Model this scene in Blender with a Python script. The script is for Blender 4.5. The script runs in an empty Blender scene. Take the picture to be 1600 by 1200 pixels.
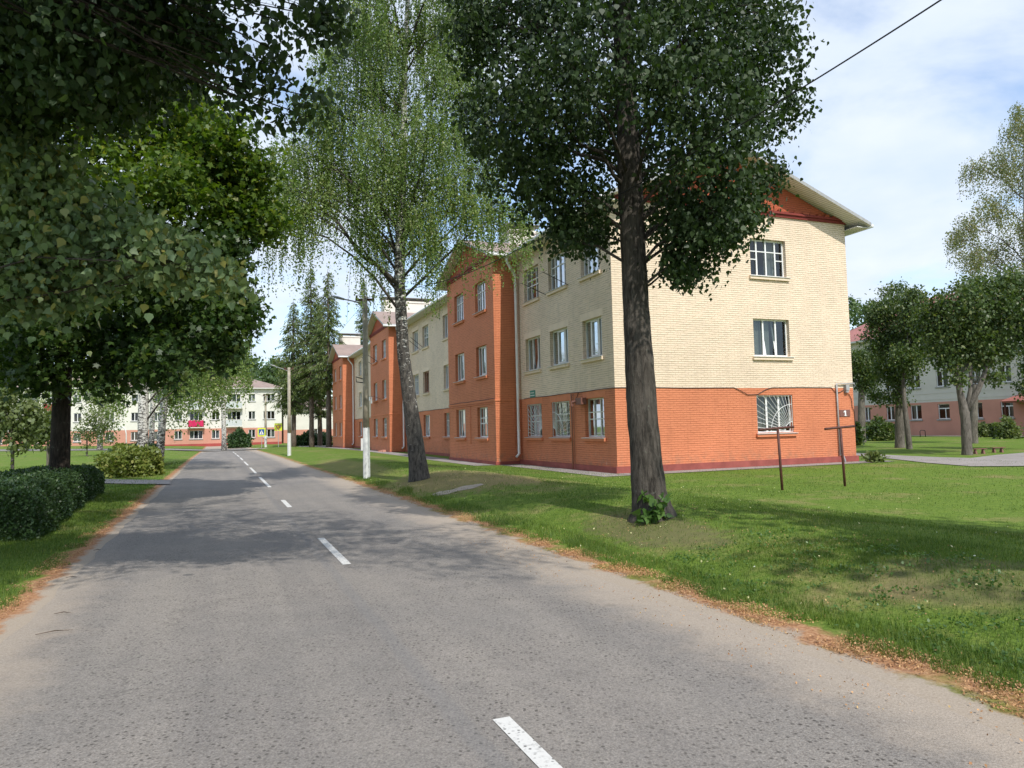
import bpy, math, random
import numpy as np
from mathutils import Vector, Matrix

rng = np.random.default_rng(7)
random.seed(7)
S = bpy.context.scene
COL = S.collection

# ------------------------------------------------------------------ camera
F_PX, PITCH, ROLL, CAM_H = 1114.5, 0.0626, 0.023, 1.6
cam_d = bpy.data.cameras.new("camera")
cam = bpy.data.objects.new("camera", cam_d); COL.objects.link(cam)
cam_d.sensor_width = 36.0
cam_d.lens = 36.0 * F_PX / 1600.0
cam_d.clip_start = 0.05; cam_d.clip_end = 3000
_c, _s = math.cos(ROLL), math.sin(ROLL)
_fw = Vector((0, math.cos(PITCH), math.sin(PITCH)))
_rt = Vector((1, 0, 0)); _up = _rt.cross(_fw)
_r2 = _rt * _c - _up * _s; _u2 = _rt * _s + _up * _c
_m = Matrix((( _r2.x, _u2.x, -_fw.x, 0), (_r2.y, _u2.y, -_fw.y, 0), (_r2.z, _u2.z, -_fw.z, CAM_H), (0, 0, 0, 1)))
cam.matrix_world = _m
S.camera = cam

# ------------------------------------------------------------------ axes of the place
TH = 0.3825                      # building block is turned this much left of the camera heading
O = np.array([3.435, 23.83])     # near corner of the block
U = np.array([math.cos(TH), math.sin(TH)]); V = np.array([-math.sin(TH), math.cos(TH)])
RA = math.radians(22.43)         # street direction
RR = np.array([-math.sin(RA), math.cos(RA)]); RN = np.array([RR[1], -RR[0]])

def ray(px, py):
    a, b = px - 800.0, py - 600.0
    x = _c * a - _s * b; y = _s * a + _c * b
    return np.array([x, F_PX * math.cos(PITCH) + y * math.sin(PITCH), F_PX * math.sin(PITCH) - y * math.cos(PITCH)]) / F_PX
def at(px, py, Y):               # point of the place at forward distance Y
    r = ray(px, py); return np.array([0, 0, CAM_H]) + r * (Y / r[1])
def gnd(px, py, z=0.0):
    r = ray(px, py); return np.array([0, 0, CAM_H]) + r * ((z - CAM_H) / r[2])
def uv2w(u, v): return O + U * u + V * v
def ns2w(n, s): return RN * n + RR * s

# ------------------------------------------------------------------ sky, sun, exposure
SUN_EL = math.radians(48)
_lh = -0.036 * U + 0.999 * V      # horizontal travel of the sunlight
_sd = -_lh / np.linalg.norm(_lh)
SUN_AZ = math.atan2(_sd[0], _sd[1])   # clockwise from +Y
W = bpy.data.worlds.new("World"); S.world = W; W.use_nodes = True
nt = W.node_tree; nt.nodes.clear()
def N(t, ty, **k):
    n = t.nodes.new(ty)
    for a, b in k.items(): setattr(n, a, b)
    return n
L = nt.links.new
wo = N(nt, "ShaderNodeOutputWorld"); bg = N(nt, "ShaderNodeBackground"); bg.inputs[1].default_value = 0.15
sky = N(nt, "ShaderNodeTexSky", sky_type='NISHITA', sun_disc=False)
sky.sun_elevation = SUN_EL; sky.sun_rotation = SUN_AZ
sky.air_density = 1.0; sky.dust_density = 0.6; sky.ozone_density = 2.0
tc = N(nt, "ShaderNodeTexCoord"); sx = N(nt, "ShaderNodeSeparateXYZ"); L(tc.outputs["Generated"], sx.inputs[0])
mz = N(nt, "ShaderNodeMath", operation='ADD'); L(sx.outputs[2], mz.inputs[0]); mz.inputs[1].default_value = 0.22
dx = N(nt, "ShaderNodeMath", operation='DIVIDE'); L(sx.outputs[0], dx.inputs[0]); L(mz.outputs[0], dx.inputs[1])
dy = N(nt, "ShaderNodeMath", operation='DIVIDE'); L(sx.outputs[1], dy.inputs[0]); L(mz.outputs[0], dy.inputs[1])
cb = N(nt, "ShaderNodeCombineXYZ"); L(dx.outputs[0], cb.inputs[0]); L(dy.outputs[0], cb.inputs[1]); cb.inputs[2].default_value = 0.35
n1 = N(nt, "ShaderNodeTexNoise"); n1.inputs["Scale"].default_value = 1.5; n1.inputs["Detail"].default_value = 9; n1.inputs["Roughness"].default_value = 0.55; n1.inputs["Distortion"].default_value = 0.4
L(cb.outputs[0], n1.inputs["Vector"])
cr = N(nt, "ShaderNodeMapRange", interpolation_type='SMOOTHSTEP'); L(n1.outputs[0], cr.inputs[0]); cr.inputs[1].default_value = 0.36; cr.inputs[2].default_value = 0.58
cr.inputs[3].default_value = 0.12; cr.inputs[4].default_value = 0.97
n2 = N(nt, "ShaderNodeTexNoise"); n2.inputs["Scale"].default_value = 4.2; n2.inputs["Detail"].default_value = 6
L(cb.outputs[0], n2.inputs["Vector"])
cc = N(nt, "ShaderNodeMixRGB"); L(n2.outputs[0], cc.inputs[0]); cc.inputs[1].default_value = (2.75, 3.35, 4.35, 1); cc.inputs[2].default_value = (4.2, 4.4, 4.65, 1)
mx = N(nt, "ShaderNodeMixRGB"); L(cr.outputs[0], mx.inputs[0]); L(sky.outputs[0], mx.inputs[1]); L(cc.outputs[0], mx.inputs[2])
L(mx.outputs[0], bg.inputs[0]); L(bg.outputs[0], wo.inputs[0])

sl = bpy.data.lights.new("sun", 'SUN'); sl.energy = 2.5; sl.angle = math.radians(0.6); sl.color = (1.0, 0.955, 0.88)
so = bpy.data.objects.new("sun", sl); COL.objects.link(so)
sdir = Vector((_sd[0] * math.cos(SUN_EL), _sd[1] * math.cos(SUN_EL), math.sin(SUN_EL)))
so.rotation_euler = sdir.to_track_quat('Z', 'Y').to_euler()
S.view_settings.view_transform = 'Standard'; S.view_settings.look = 'None'
S.view_settings.exposure = 0.70; S.view_settings.gamma = 1.0
S.cycles.max_bounces = 6; S.cycles.transparent_max_bounces = 12
S.cycles.diffuse_bounces = 3; S.cycles.glossy_bounces = 3; S.cycles.caustics_reflective = False; S.cycles.caustics_refractive = False

# ------------------------------------------------------------------ materials
MATS = {}
def new_mat(name):
    m = bpy.data.materials.new(name); m.use_nodes = True; MATS[name] = m
    b = m.node_tree.nodes["Principled BSDF"]
    return m, m.node_tree, b
def col(c): return (c[0], c[1], c[2], 1)
def ramp(t, src, stops):
    r = N(t, "ShaderNodeValToRGB"); t.links.new(src, r.inputs[0])
    e = r.color_ramp.elements
    while len(e) < len(stops): e.new(0.5)
    for i, (p, c) in enumerate(stops): e[i].position = p; e[i].color = col(c) if len(c) == 3 else c
    return r
def noise(t, vec, scale, detail=4, rough=0.55, dist=0.0):
    n = N(t, "ShaderNodeTexNoise"); n.inputs["Scale"].default_value = scale; n.inputs["Detail"].default_value = detail
    n.inputs["Roughness"].default_value = rough; n.inputs["Distortion"].default_value = dist
    if vec is not None: t.links.new(vec, n.inputs["Vector"])
    return n
def mapping(t, vec, scale=(1, 1, 1), rot=(0, 0, 0)):
    m = N(t, "ShaderNodeMapping"); m.inputs["Scale"].default_value = scale; m.inputs["Rotation"].default_value = rot
    t.links.new(vec, m.inputs["Vector"]); return m.outputs[0]
def mixc(t, fac, a, b, mode='MIX'):
    m = N(t, "ShaderNodeMixRGB", blend_type=mode)
    for i, v in ((0, fac), (1, a), (2, b)):
        if isinstance(v, (int, float)): m.inputs[i].default_value = v
        elif isinstance(v, tuple): m.inputs[i].default_value = col(v)
        else: t.links.new(v, m.inputs[i])
    return m.outputs[0]
def mth(t, op, a, b=None, clamp=False):
    m = N(t, "ShaderNodeMath", operation=op); m.use_clamp = clamp
    for i, v in ((0, a), (1, b)):
        if v is None: continue
        if isinstance(v, (int, float)): m.inputs[i].default_value = v
        else: t.links.new(v, m.inputs[i])
    return m.outputs[0]
def mrange(t, src, a, b, c=0.0, d=1.0, smooth=True):
    m = N(t, "ShaderNodeMapRange"); 
    if smooth: m.interpolation_type = 'SMOOTHSTEP'
    t.links.new(src, m.inputs[0])
    for i, v in zip((1, 2, 3, 4), (a, b, c, d)): m.inputs[i].default_value = v
    return m.outputs[0]
def bump(t, b, h, strength, dist):
    n = N(t, "ShaderNodeBump"); n.inputs["Strength"].default_value = strength; n.inputs["Distance"].default_value = dist
    t.links.new(h, n.inputs["Height"]); t.links.new(n.outputs[0], b.inputs["Normal"])
def plain(name, c, rough=0.6, var=0.12, scale=6, metallic=0.0, spec=0.4, bumps=0.0):
    m, t, b = new_mat(name); g = N(t, "ShaderNodeTexCoord").outputs["Object"]
    n = noise(t, g, scale, 5)
    r = ramp(t, n.outputs[0], [(0.3, tuple(x * (1 - var) for x in c)), (0.7, tuple(min(1, x * (1 + var)) for x in c))])
    t.links.new(r.outputs[0], b.inputs["Base Color"]); b.inputs["Roughness"].default_value = rough
    b.inputs["Metallic"].default_value = metallic; b.inputs["Specular IOR Level"].default_value = spec
    if bumps: bump(t, b, noise(t, g, scale * 8, 4).outputs[0], bumps, 0.01)
    return m
def brick(name, c, joint, var=0.08, chips=None, wash=None):
    m, t, b = new_mat(name); g = N(t, "ShaderNodeTexCoord").outputs["Object"]
    s = N(t, "ShaderNodeSeparateXYZ"); t.links.new(g, s.inputs[0])
    x = mth(t, 'ADD', s.outputs[0], s.outputs[1])
    cbn = N(t, "ShaderNodeCombineXYZ"); t.links.new(x, cbn.inputs[0]); t.links.new(s.outputs[2], cbn.inputs[1])
    wob = noise(t, cbn.outputs[0], 1.6, 5, 0.6)
    wz = mth(t, 'ADD', s.outputs[2], mth(t, 'MULTIPLY', mth(t, 'SUBTRACT', wob.outputs[0], 0.5), 0.035))
    cb2 = N(t, "ShaderNodeCombineXYZ"); t.links.new(x, cb2.inputs[0]); t.links.new(wz, cb2.inputs[1])
    br = N(t, "ShaderNodeTexBrick"); t.links.new(cb2.outputs[0], br.inputs["Vector"])
    br.inputs["Scale"].default_value = 1.0; br.inputs["Brick Width"].default_value = 0.27; br.inputs["Row Height"].default_value = 0.0775
    br.inputs["Mortar Size"].default_value = 0.0085; br.inputs["Mortar Smooth"].default_value = 0.35
    br.inputs["Color1"].default_value = (0.45, 0.45, 0.45, 1); br.inputs["Color2"].default_value = (0.6, 0.6, 0.6, 1); br.inputs["Mortar"].default_value = (0, 0, 0, 1)
    # ragged horizontal joints, darkened in colour for the shadow between courses
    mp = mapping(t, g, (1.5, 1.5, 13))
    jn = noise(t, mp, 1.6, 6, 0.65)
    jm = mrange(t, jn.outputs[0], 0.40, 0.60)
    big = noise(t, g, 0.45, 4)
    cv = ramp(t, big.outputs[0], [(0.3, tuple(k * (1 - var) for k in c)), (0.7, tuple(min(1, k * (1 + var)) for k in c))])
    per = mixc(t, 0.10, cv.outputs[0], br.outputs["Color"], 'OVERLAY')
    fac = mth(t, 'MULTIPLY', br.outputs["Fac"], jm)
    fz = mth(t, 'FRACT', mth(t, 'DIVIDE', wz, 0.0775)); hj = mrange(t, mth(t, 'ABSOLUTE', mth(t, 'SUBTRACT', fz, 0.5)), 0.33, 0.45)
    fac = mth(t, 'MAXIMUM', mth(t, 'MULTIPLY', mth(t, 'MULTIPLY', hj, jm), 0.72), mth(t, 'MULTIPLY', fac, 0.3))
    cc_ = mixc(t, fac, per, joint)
    st = noise(t, mapping(t, g, (1.2, 1.2, 0.35)), 1.3, 6, 0.7)
    cc_ = mixc(t, mrange(t, st.outputs[0], 0.52, 0.75, 0, 0.5), cc_, tuple(k * 0.70 for k in c))
    spl = noise(t, g, 3.5, 6, 0.7); cc_ = mixc(t, mth(t, 'MULTIPLY', mrange(t, spl.outputs[0], 0.4, 0.7, 0, 0.6), mrange(t, s.outputs[2], 0.8, 0.2)), cc_, (0.25, 0.17, 0.12))
    hz = noise(t, mapping(t, g, (2.5, 2.5, .12)), 1.6, 5, 0.6); cc_ = mixc(t, mrange(t, hz.outputs[0], 0.56, 0.7, 0, 0.22), cc_, tuple(k * 0.62 for k in c))
    if chips:
        ch = noise(t, g, 2.2, 7, 0.75); low = mrange(t, s.outputs[2], 1.1, 0.15)
        cc_ = mixc(t, mth(t, 'MULTIPLY', mrange(t, ch.outputs[0], 0.62, 0.66, 0, 0.6), low), cc_, chips)
    t.links.new(cc_, b.inputs["Base Color"]); b.inputs["Roughness"].default_value = 0.75; b.inputs["Specular IOR Level"].default_value = 0.25
    h = mth(t, 'ADD', mth(t, 'MULTIPLY', mth(t, 'SUBTRACT', 1.0, mth(t, 'MAXIMUM', hj, br.outputs["Fac"])), 1.0), mth(t, 'MULTIPLY', jn.outputs[0], 0.9))
    bump(t, b, h, 0.8, 0.014)
    return m

CREAM = (0.81, 0.655, 0.50); ORANGE = (0.66, 0.235, 0.12)
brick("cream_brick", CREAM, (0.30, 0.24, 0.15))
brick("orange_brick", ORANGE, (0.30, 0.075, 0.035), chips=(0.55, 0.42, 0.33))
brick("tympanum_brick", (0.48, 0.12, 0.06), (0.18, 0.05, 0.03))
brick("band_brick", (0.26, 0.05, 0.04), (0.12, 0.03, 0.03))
plain("cream_render", CREAM, 0.75, 0.06, 3, spec=0.2)
plain("orange_render", ORANGE, 0.75, 0.08, 3, spec=0.2)
plain("plinth_paint", (0.30, 0.085, 0.070), 0.7, 0.22, 2.5, spec=0.25, bumps=0.2)
plain("white_paint", (0.82, 0.82, 0.81), 0.45, 0.05, 5)
plain("wood_paint", (0.74, 0.73, 0.70), 0.5, 0.12, 9)
plain("brown_paint", (0.30, 0.14, 0.08), 0.5, 0.1, 9)
plain("sill_metal", (0.55, 0.55, 0.53), 0.4, 0.12, 9)
plain("grey_metal", (0.36, 0.36, 0.36), 0.45, 0.15, 8)
plain("rust_steel", (0.10, 0.035, 0.025), 0.6, 0.35, 14)
plain("black_cable", (0.02, 0.02, 0.02), 0.5, 0.1, 5)
plain("room_dark", (0.035, 0.035, 0.038), 0.9, 0.3, 0.8)
plain("curtain", (0.62, 0.62, 0.58), 0.9, 0.12, 3)
plain("curtain_brown", (0.17, 0.12, 0.09), 0.9, 0.2, 3)
plain("curtain_green", (0.25, 0.33, 0.28), 0.9, 0.2, 3)
plain("pole_wood", (0.37, 0.33, 0.26), 0.85, 0.3, 5, bumps=0.4)
plain("pole_white", (0.70, 0.71, 0.70), 0.7, 0.08, 4)
plain("chimney_render", (0.74, 0.70, 0.63), 0.8, 0.06, 2)
plain("far_white", (0.70, 0.68, 0.62), 0.8, 0.06, 0.8)
plain("far_pink", (0.56, 0.27, 0.20), 0.8, 0.08, 0.8)
plain("far_red", (0.36, 0.07, 0.06), 0.8, 0.12, 0.8)
plain("right_white", (0.62, 0.58, 0.52), 0.8, 0.06, 0.8)
plain("balcony_panel", (0.52, 0.56, 0.55), 0.6, 0.1, 2)
plain("red_cloth", (0.55, 0.02, 0.10), 0.8, 0.12, 4)
plain("dark_red", (0.25, 0.02, 0.025), 0.6, 0.15, 4)
plain("sign_yellow", (0.70, 0.78, 0.04), 0.4, 0.03, 4)
plain("sign_blue", (0.03, 0.10, 0.30), 0.4, 0.03, 4)
plain("sign_white", (0.8, 0.8, 0.8), 0.4, 0.03, 4)
plain("sign_amber", (0.80, 0.60, 0.02), 0.4, 0.03, 4)
plain("plate_brown", (0.20, 0.09, 0.07), 0.5, 0.1, 8)
plain("plate_green", (0.06, 0.26, 0.20), 0.5, 0.1, 8)
plain("cloth_dark", (0.04, 0.045, 0.08), 0.9, 0.1, 8)

def sheet_roof(name, c, lines=0.35):
    m, t, b = new_mat(name); g = N(t, "ShaderNodeTexCoord").outputs["Object"]
    n = noise(t, g, 0.8, 6, 0.65); w = N(t, "ShaderNodeTexWave", wave_type='BANDS', bands_direction='Y')
    t.links.new(g, w.inputs[0]); w.inputs["Scale"].default_value = lines * 6; w.inputs["Distortion"].default_value = 0.3
    r = ramp(t, n.outputs[0], [(0.3, tuple(k * 0.8 for k in c)), (0.7, tuple(k * 1.2 for k in c))])
    t.links.new(r.outputs[0], b.inputs["Base Color"]); b.inputs["Roughness"].default_value = 0.5
    bump(t, b, w.outputs[1], 0.5, 0.03); return m
sheet_roof("roof_sheet", (0.30, 0.215, 0.175))
sheet_roof("roof_red", (0.36, 0.13, 0.105))
def soffit():
    m, t, b = new_mat("soffit"); g = N(t, "ShaderNodeTexCoord").outputs["Object"]
    w = N(t, "ShaderNodeTexWave", wave_type='BANDS', bands_direction='X'); t.links.new(g, w.inputs[0]); w.inputs["Scale"].default_value = 3.0
    r = ramp(t, w.outputs[1], [(0.0, (0.36, 0.34, 0.31)), (0.18, (0.68, 0.66, 0.62)), (1.0, (0.74, 0.72, 0.68))])
    t.links.new(r.outputs[0], b.inputs["Base Color"]); b.inputs["Roughness"].default_value = 0.6
    bump(t, b, w.outputs[1], 0.4, 0.01)
soffit()
def glass():
    m, t, b = new_mat("window_glass"); t.nodes.remove(b); out = t.nodes["Material Output"]
    tr = N(t, "ShaderNodeBsdfTransparent"); tr.inputs[0].default_value = (0.52, 0.57, 0.56, 1)
    gl = N(t, "ShaderNodeBsdfGlossy"); gl.inputs["Roughness"].default_value = 0.03; gl.inputs[0].default_value = (0.9, 0.95, 1, 1)
    lw = N(t, "ShaderNodeLayerWeight"); lw.inputs[0].default_value = 0.35
    ms = N(t, "ShaderNodeMixShader"); f = mth(t, 'ADD', mth(t, 'MULTIPLY', lw.outputs["Fresnel"], 0.55), 0.05, True)
    t.links.new(f, ms.inputs[0]); t.links.new(tr.outputs[0], ms.inputs[1]); t.links.new(gl.outputs[0], ms.inputs[2])
    t.links.new(ms.outputs[0], out.inputs[0])
glass()

def leaf_mat(name, c1, c2, trans=0.35, c3=None, rough=0.45):
    m, t, b = new_mat(name); out = t.nodes["Material Output"]
    ge = N(t, "ShaderNodeNewGeometry"); r0 = ge.outputs["Random Per Island"]
    st = [(0.0, c1), (0.75, c2)]
    if c3: st = [(0.0, c1), (0.86, c2), (0.96, c3)]
    r = ramp(t, r0, st)
    g = N(t, "ShaderNodeTexCoord").outputs["Object"]; big = noise(t, g, 0.7, 3)
    cc_ = mixc(t, 1.0, r.outputs[0], ramp(t, big.outputs[0], [(0.3, (0.72, 0.78, 0.8)), (0.7, (1.15, 1.1, 0.95))]).outputs[0], 'MULTIPLY')
    t.links.new(cc_, b.inputs["Base Color"]); b.inputs["Roughness"].default_value = rough; b.inputs["Specular IOR Level"].default_value = 0.45
    tl = N(t, "ShaderNodeBsdfTranslucent"); t.links.new(mixc(t, 1.0, cc_, (1.5, 1.6, 0.5), 'MULTIPLY'), tl.inputs[0])
    ms = N(t, "ShaderNodeMixShader"); ms.inputs[0].default_value = trans
    t.links.new(b.outputs[0], ms.inputs[1]); t.links.new(tl.outputs[0], ms.inputs[2]); t.links.new(ms.outputs[0], out.inputs[0])
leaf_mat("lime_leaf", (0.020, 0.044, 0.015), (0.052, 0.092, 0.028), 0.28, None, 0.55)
leaf_mat("lime_leaf_sunlit", (0.10, 0.165, 0.08), (0.22, 0.30, 0.15), 0.28, (0.30, 0.29, 0.09))  # brighter leaf colour stands in for sunlight on the left bough
leaf_mat("maple_leaf_shaded", (0.028, 0.068, 0.018), (0.075, 0.130, 0.030), 0.32, (0.13, 0.17, 0.04))
leaf_mat("maple_leaf_sunlit", (0.045, 0.100, 0.015), (0.150, 0.225, 0.028), 0.40, (0.24, 0.27, 0.04))  # sunlit part of the maple crown painted yellower, the rest kept darker
leaf_mat("birch_leaf", (0.115, 0.190, 0.055), (0.225, 0.310, 0.095), 0.38, (0.29, 0.31, 0.13))
leaf_mat("pale_birch_leaf", (0.14, 0.175, 0.080), (0.24, 0.26, 0.125), 0.35, (0.34, 0.26, 0.16))
leaf_mat("spruce_needle", (0.060, 0.100, 0.026), (0.140, 0.185, 0.050), 0.2)
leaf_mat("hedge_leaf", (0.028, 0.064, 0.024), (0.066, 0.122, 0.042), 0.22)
leaf_mat("bush_leaf", (0.12, 0.17, 0.035), (0.24, 0.28, 0.07), 0.3, (0.33, 0.33, 0.10))
leaf_mat("young_leaf", (0.10, 0.14, 0.05), (0.18, 0.22, 0.09), 0.3)
leaf_mat("woods_leaf", (0.070, 0.120, 0.050), (0.120, 0.180, 0.075), 0.25)
leaf_mat("pollard_leaf", (0.045, 0.085, 0.028), (0.115, 0.165, 0.052), 0.30, (0.17, 0.19, 0.07))
leaf_mat("grass_blade", (0.062, 0.120, 0.018), (0.130, 0.205, 0.034), 0.35, (0.24, 0.27, 0.06), 0.6)
leaf_mat("weed_leaf", (0.055, 0.125, 0.028), (0.110, 0.200, 0.050), 0.3)
leaf_mat("dry_litter", (0.32, 0.16, 0.08), (0.56, 0.33, 0.18), 0.1, (0.60, 0.42, 0.20), 0.8)
leaf_mat("petal_litter", (0.60, 0.55, 0.30), (0.75, 0.70, 0.40), 0.1, (0.8, 0.8, 0.7), 0.8)

def bark(name, c1, c2, vs=6):
    m, t, b = new_mat(name); g = N(t, "ShaderNodeTexCoord").outputs["Object"]
    mp = mapping(t, g, (vs * 2.4, vs * 2.4, vs * 0.45)); n = noise(t, mp, 1.6, 8, 0.65, 0.6); n2_ = noise(t, g, 1.3, 4); n3 = noise(t, g, 11, 5, 0.7)
    r = ramp(t, n.outputs[0], [(0.36, c1), (0.62, c2)])
    cc_ = mixc(t, mrange(t, n2_.outputs[0], 0.45, 0.7, 0, 0.5), r.outputs[0], tuple(k * 1.35 for k in c2))
    cc_ = mixc(t, mrange(t, n3.outputs[0], 0.6, 0.72, 0, 0.45), cc_, (0.20, 0.21, 0.17))
    t.links.new(cc_, b.inputs["Base Color"]); b.inputs["Roughness"].default_value = 0.9; b.inputs["Specular IOR Level"].default_value = 0.15
    bump(t, b, mth(t, 'ADD', n.outputs[0], mth(t, 'MULTIPLY', n3.outputs[0], 0.4)), 0.9, 0.03)
bark("lime_bark", (0.030, 0.026, 0.022), (0.105, 0.092, 0.078))
bark("pale_bark", (0.07, 0.062, 0.052), (0.19, 0.17, 0.145))
bark("spruce_bark", (0.07, 0.055, 0.045), (0.18, 0.14, 0.11))
bark("dark_bark", (0.012, 0.010, 0.008), (0.05, 0.04, 0.032))
def birch_bark(name, lo, hi, white=(0.66, 0.64, 0.59)):
    m, t, b = new_mat(name); g = N(t, "ShaderNodeTexCoord").outputs["Object"]
    s = N(t, "ShaderNodeSeparateXYZ"); t.links.new(g, s.inputs[0])
    n = noise(t, mapping(t, g, (3.4, 3.4, 7.5)), 1.9, 7, 0.65, 1.0); n2_ = noise(t, mapping(t, g, (9, 9, 3)), 1.5, 6, 0.7)
    rough_w = mrange(t, s.outputs[2], lo, hi, 0.68, 0.455, False)     # threshold: dark ridged bark low down, white higher up
    d = mth(t, 'SUBTRACT', n.outputs[0], mth(t, 'SUBTRACT', 1.0, rough_w))
    black = mrange(t, d, -0.03, 0.02)
    dk = ramp(t, n2_.outputs[0], [(0.38, (0.022, 0.019, 0.017)), (0.62, (0.13, 0.115, 0.098))])
    cc_ = mixc(t, black, white, dk.outputs[0])
    t.links.new(cc_, b.inputs["Base Color"]); b.inputs["Roughness"].default_value = 0.8
    bump(t, b, mth(t, 'ADD', mth(t, 'MULTIPLY', black, 0.6), mth(t, 'MULTIPLY', n2_.outputs[0], 1.2)), 0.9, 0.035)
birch_bark("birch_bark_near", 0.3, 8.0)
birch_bark("birch_bark_far", -2.0, 2.5)

def ns_nodes(t):
    g = N(t, "ShaderNodeTexCoord").outputs["Object"]; s = N(t, "ShaderNodeSeparateXYZ"); t.links.new(g, s.inputs[0])
    n_ = mth(t, 'ADD', mth(t, 'MULTIPLY', s.outputs[0], float(RN[0])), mth(t, 'MULTIPLY', s.outputs[1], float(RN[1])))
    s_ = mth(t, 'ADD', mth(t, 'MULTIPLY', s.outputs[0], float(RR[0])), mth(t, 'MULTIPLY', s.outputs[1], float(RR[1])))
    return g, n_, s_
SAND = ramp_sand = None
def litter_color(t, g):
    a = noise(t, g, 26, 6, 0.7); b_ = noise(t, g, 2.0, 4)
    r = ramp(t, a.outputs[0], [(0.30, (0.17, 0.085, 0.045)), (0.5, (0.38, 0.20, 0.105)), (0.70, (0.54, 0.34, 0.20))])
    return r.outputs[0], b_
def pits(t, g, sc, lo, hi):
    v = N(t, "ShaderNodeTexVoronoi"); t.links.new(g, v.inputs["Vector"]); v.inputs["Scale"].default_value = sc
    sr = N(t, "ShaderNodeSeparateColor"); t.links.new(v.outputs["Color"], sr.inputs[0])
    pick = mrange(t, sr.outputs[0], 0.45, 0.75); d = mth(t, 'ADD', v.outputs["Distance"], mth(t, 'MULTIPLY', mth(t, 'SUBTRACT', noise(t, g, sc * 1.7, 3).outputs[0], .5), .5))
    return mth(t, 'MULTIPLY', pick, mrange(t, d, hi, lo))
def asphalt():
    m, t, b = new_mat("asphalt"); g, n_, s_ = ns_nodes(t)
    v = N(t, "ShaderNodeTexVoronoi"); t.links.new(g, v.inputs["Vector"]); v.inputs["Scale"].default_value = 85
    fine = noise(t, g, 70, 6, 0.75); big = noise(t, g, 0.35, 5); mid = noise(t, g, 2.6, 5)
    base = ramp(t, fine.outputs[0], [(0.28, (0.165, 0.152, 0.140)), (0.5, (0.285, 0.266, 0.245)), (0.74, (0.42, 0.393, 0.365))])
    c = mixc(t, 1.0, base.outputs[0], ramp(t, v.outputs["Distance"], [(0.0, (1.12, 1.1, 1.08)), (0.6, (0.82, 0.82, 0.83))]).outputs[0], 'MULTIPLY')
    worn = mrange(t, noise(t, g, 0.9, 4).outputs[0], 0.3, 0.65, 0.45, 1.0)
    c = mixc(t, mth(t, 'MULTIPLY', mth(t, 'MULTIPLY', pits(t, g, 31, .2, .42), worn), 0.9), c, (0.07, 0.064, 0.058))
    c = mixc(t, mth(t, 'MULTIPLY', mth(t, 'MULTIPLY', pits(t, g, 60, .24, .46), worn), 0.55), c, (0.09, 0.076, 0.07))
    c = mixc(t, 1.0, c, ramp(t, big.outputs[0], [(0.3, (0.88, 0.89, 0.90)), (0.7, (1.10, 1.08, 1.05))]).outputs[0], 'MULTIPLY')
    c = mixc(t, 1.0, c, ramp(t, mid.outputs[0], [(0.3, (0.93, 0.93, 0.93)), (0.7, (1.06, 1.05, 1.04))]).outputs[0], 'MULTIPLY')
    tk = N(t, "ShaderNodeCombineXYZ"); t.links.new(mth(t, 'MULTIPLY', n_, 1.5), tk.inputs[0]); t.links.new(mth(t, 'MULTIPLY', s_, 0.07), tk.inputs[1])
    c = mixc(t, 1.0, c, ramp(t, noise(t, tk.outputs[0], 1.4, 4).outputs[0], [(0.3, (0.86, 0.86, 0.87)), (0.7, (1.08, 1.07, 1.05))]).outputs[0], 'MULTIPLY')
    wv = N(t, "ShaderNodeVectorMath", operation='ADD'); t.links.new(g, wv.inputs[0]); t.links.new(noise(t, g, 2.5, 5).outputs["Color"], wv.inputs[1])
    ck = N(t, "ShaderNodeTexVoronoi", feature='DISTANCE_TO_EDGE'); t.links.new(wv.outputs[0], ck.inputs["Vector"]); ck.inputs["Scale"].default_value = 0.33
    cm_ = mth(t, 'MULTIPLY', mrange(t, ck.outputs["Distance"], 0.006, 0.002), mrange(t, noise(t, g, 0.5, 3).outputs[0], 0.50, 0.58, 0, 0.3))
    c = mixc(t, cm_, c, (0.07, 0.066, 0.06))
    # darker patched seam along the middle and oily spots
    seam = noise(t, mapping(t, g, (1, 1, 1)), 1.2, 5)
    sn = mth(t, 'ABSOLUTE', mth(t, 'SUBTRACT', mth(t, 'ADD', n_, mth(t, 'MULTIPLY', seam.outputs[0], 0.10)), 1.28))
    c = mixc(t, mrange(t, sn, 0.085, 0.03, 0, 0.30), c, (0.17, 0.17, 0.175))
    sp = N(t, "ShaderNodeTexVoronoi"); t.links.new(g, sp.inputs["Vector"]); sp.inputs["Scale"].default_value = 0.9
    c = mixc(t, mrange(t, mth(t, 'ADD', sp.outputs["Distance"], mth(t, 'MULTIPLY', noise(t, g, 8, 2).outputs[0], 0.05)), 0.085, 0.068, 0, 0.75), c, (0.09, 0.09, 0.09))
    # sand blown over the edges
    e = noise(t, g, 1.7, 7, 0.65)
    wr = mth(t, 'ADD', n_, mth(t, 'MULTIPLY', mth(t, 'SUBTRACT', e.outputs[0], 0.5), 1.1))
    sand = ramp(t, fine.outputs[0], [(0.3, (0.30, 0.25, 0.20)), (0.7, (0.47, 0.40, 0.33))]).outputs[0]
    c = mixc(t, mrange(t, wr, 2.9, 3.62, 0, 0.95), c, sand)
    near = mrange(t, s_, 13, 7)
    c = mixc(t, mth(t, 'MULTIPLY', mrange(t, wr, -0.9, -1.55, 0, 0.8), near), c, sand)
    t.links.new(c, b.inputs["Base Color"]); b.inputs["Roughness"].default_value = 0.85; b.inputs["Specular IOR Level"].default_value = 0.3
    bump(t, b, mth(t, 'ADD', fine.outputs[0], mth(t, 'MULTIPLY', v.outputs["Distance"], 0.8)), 0.6, 0.006)
asphalt()
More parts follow.
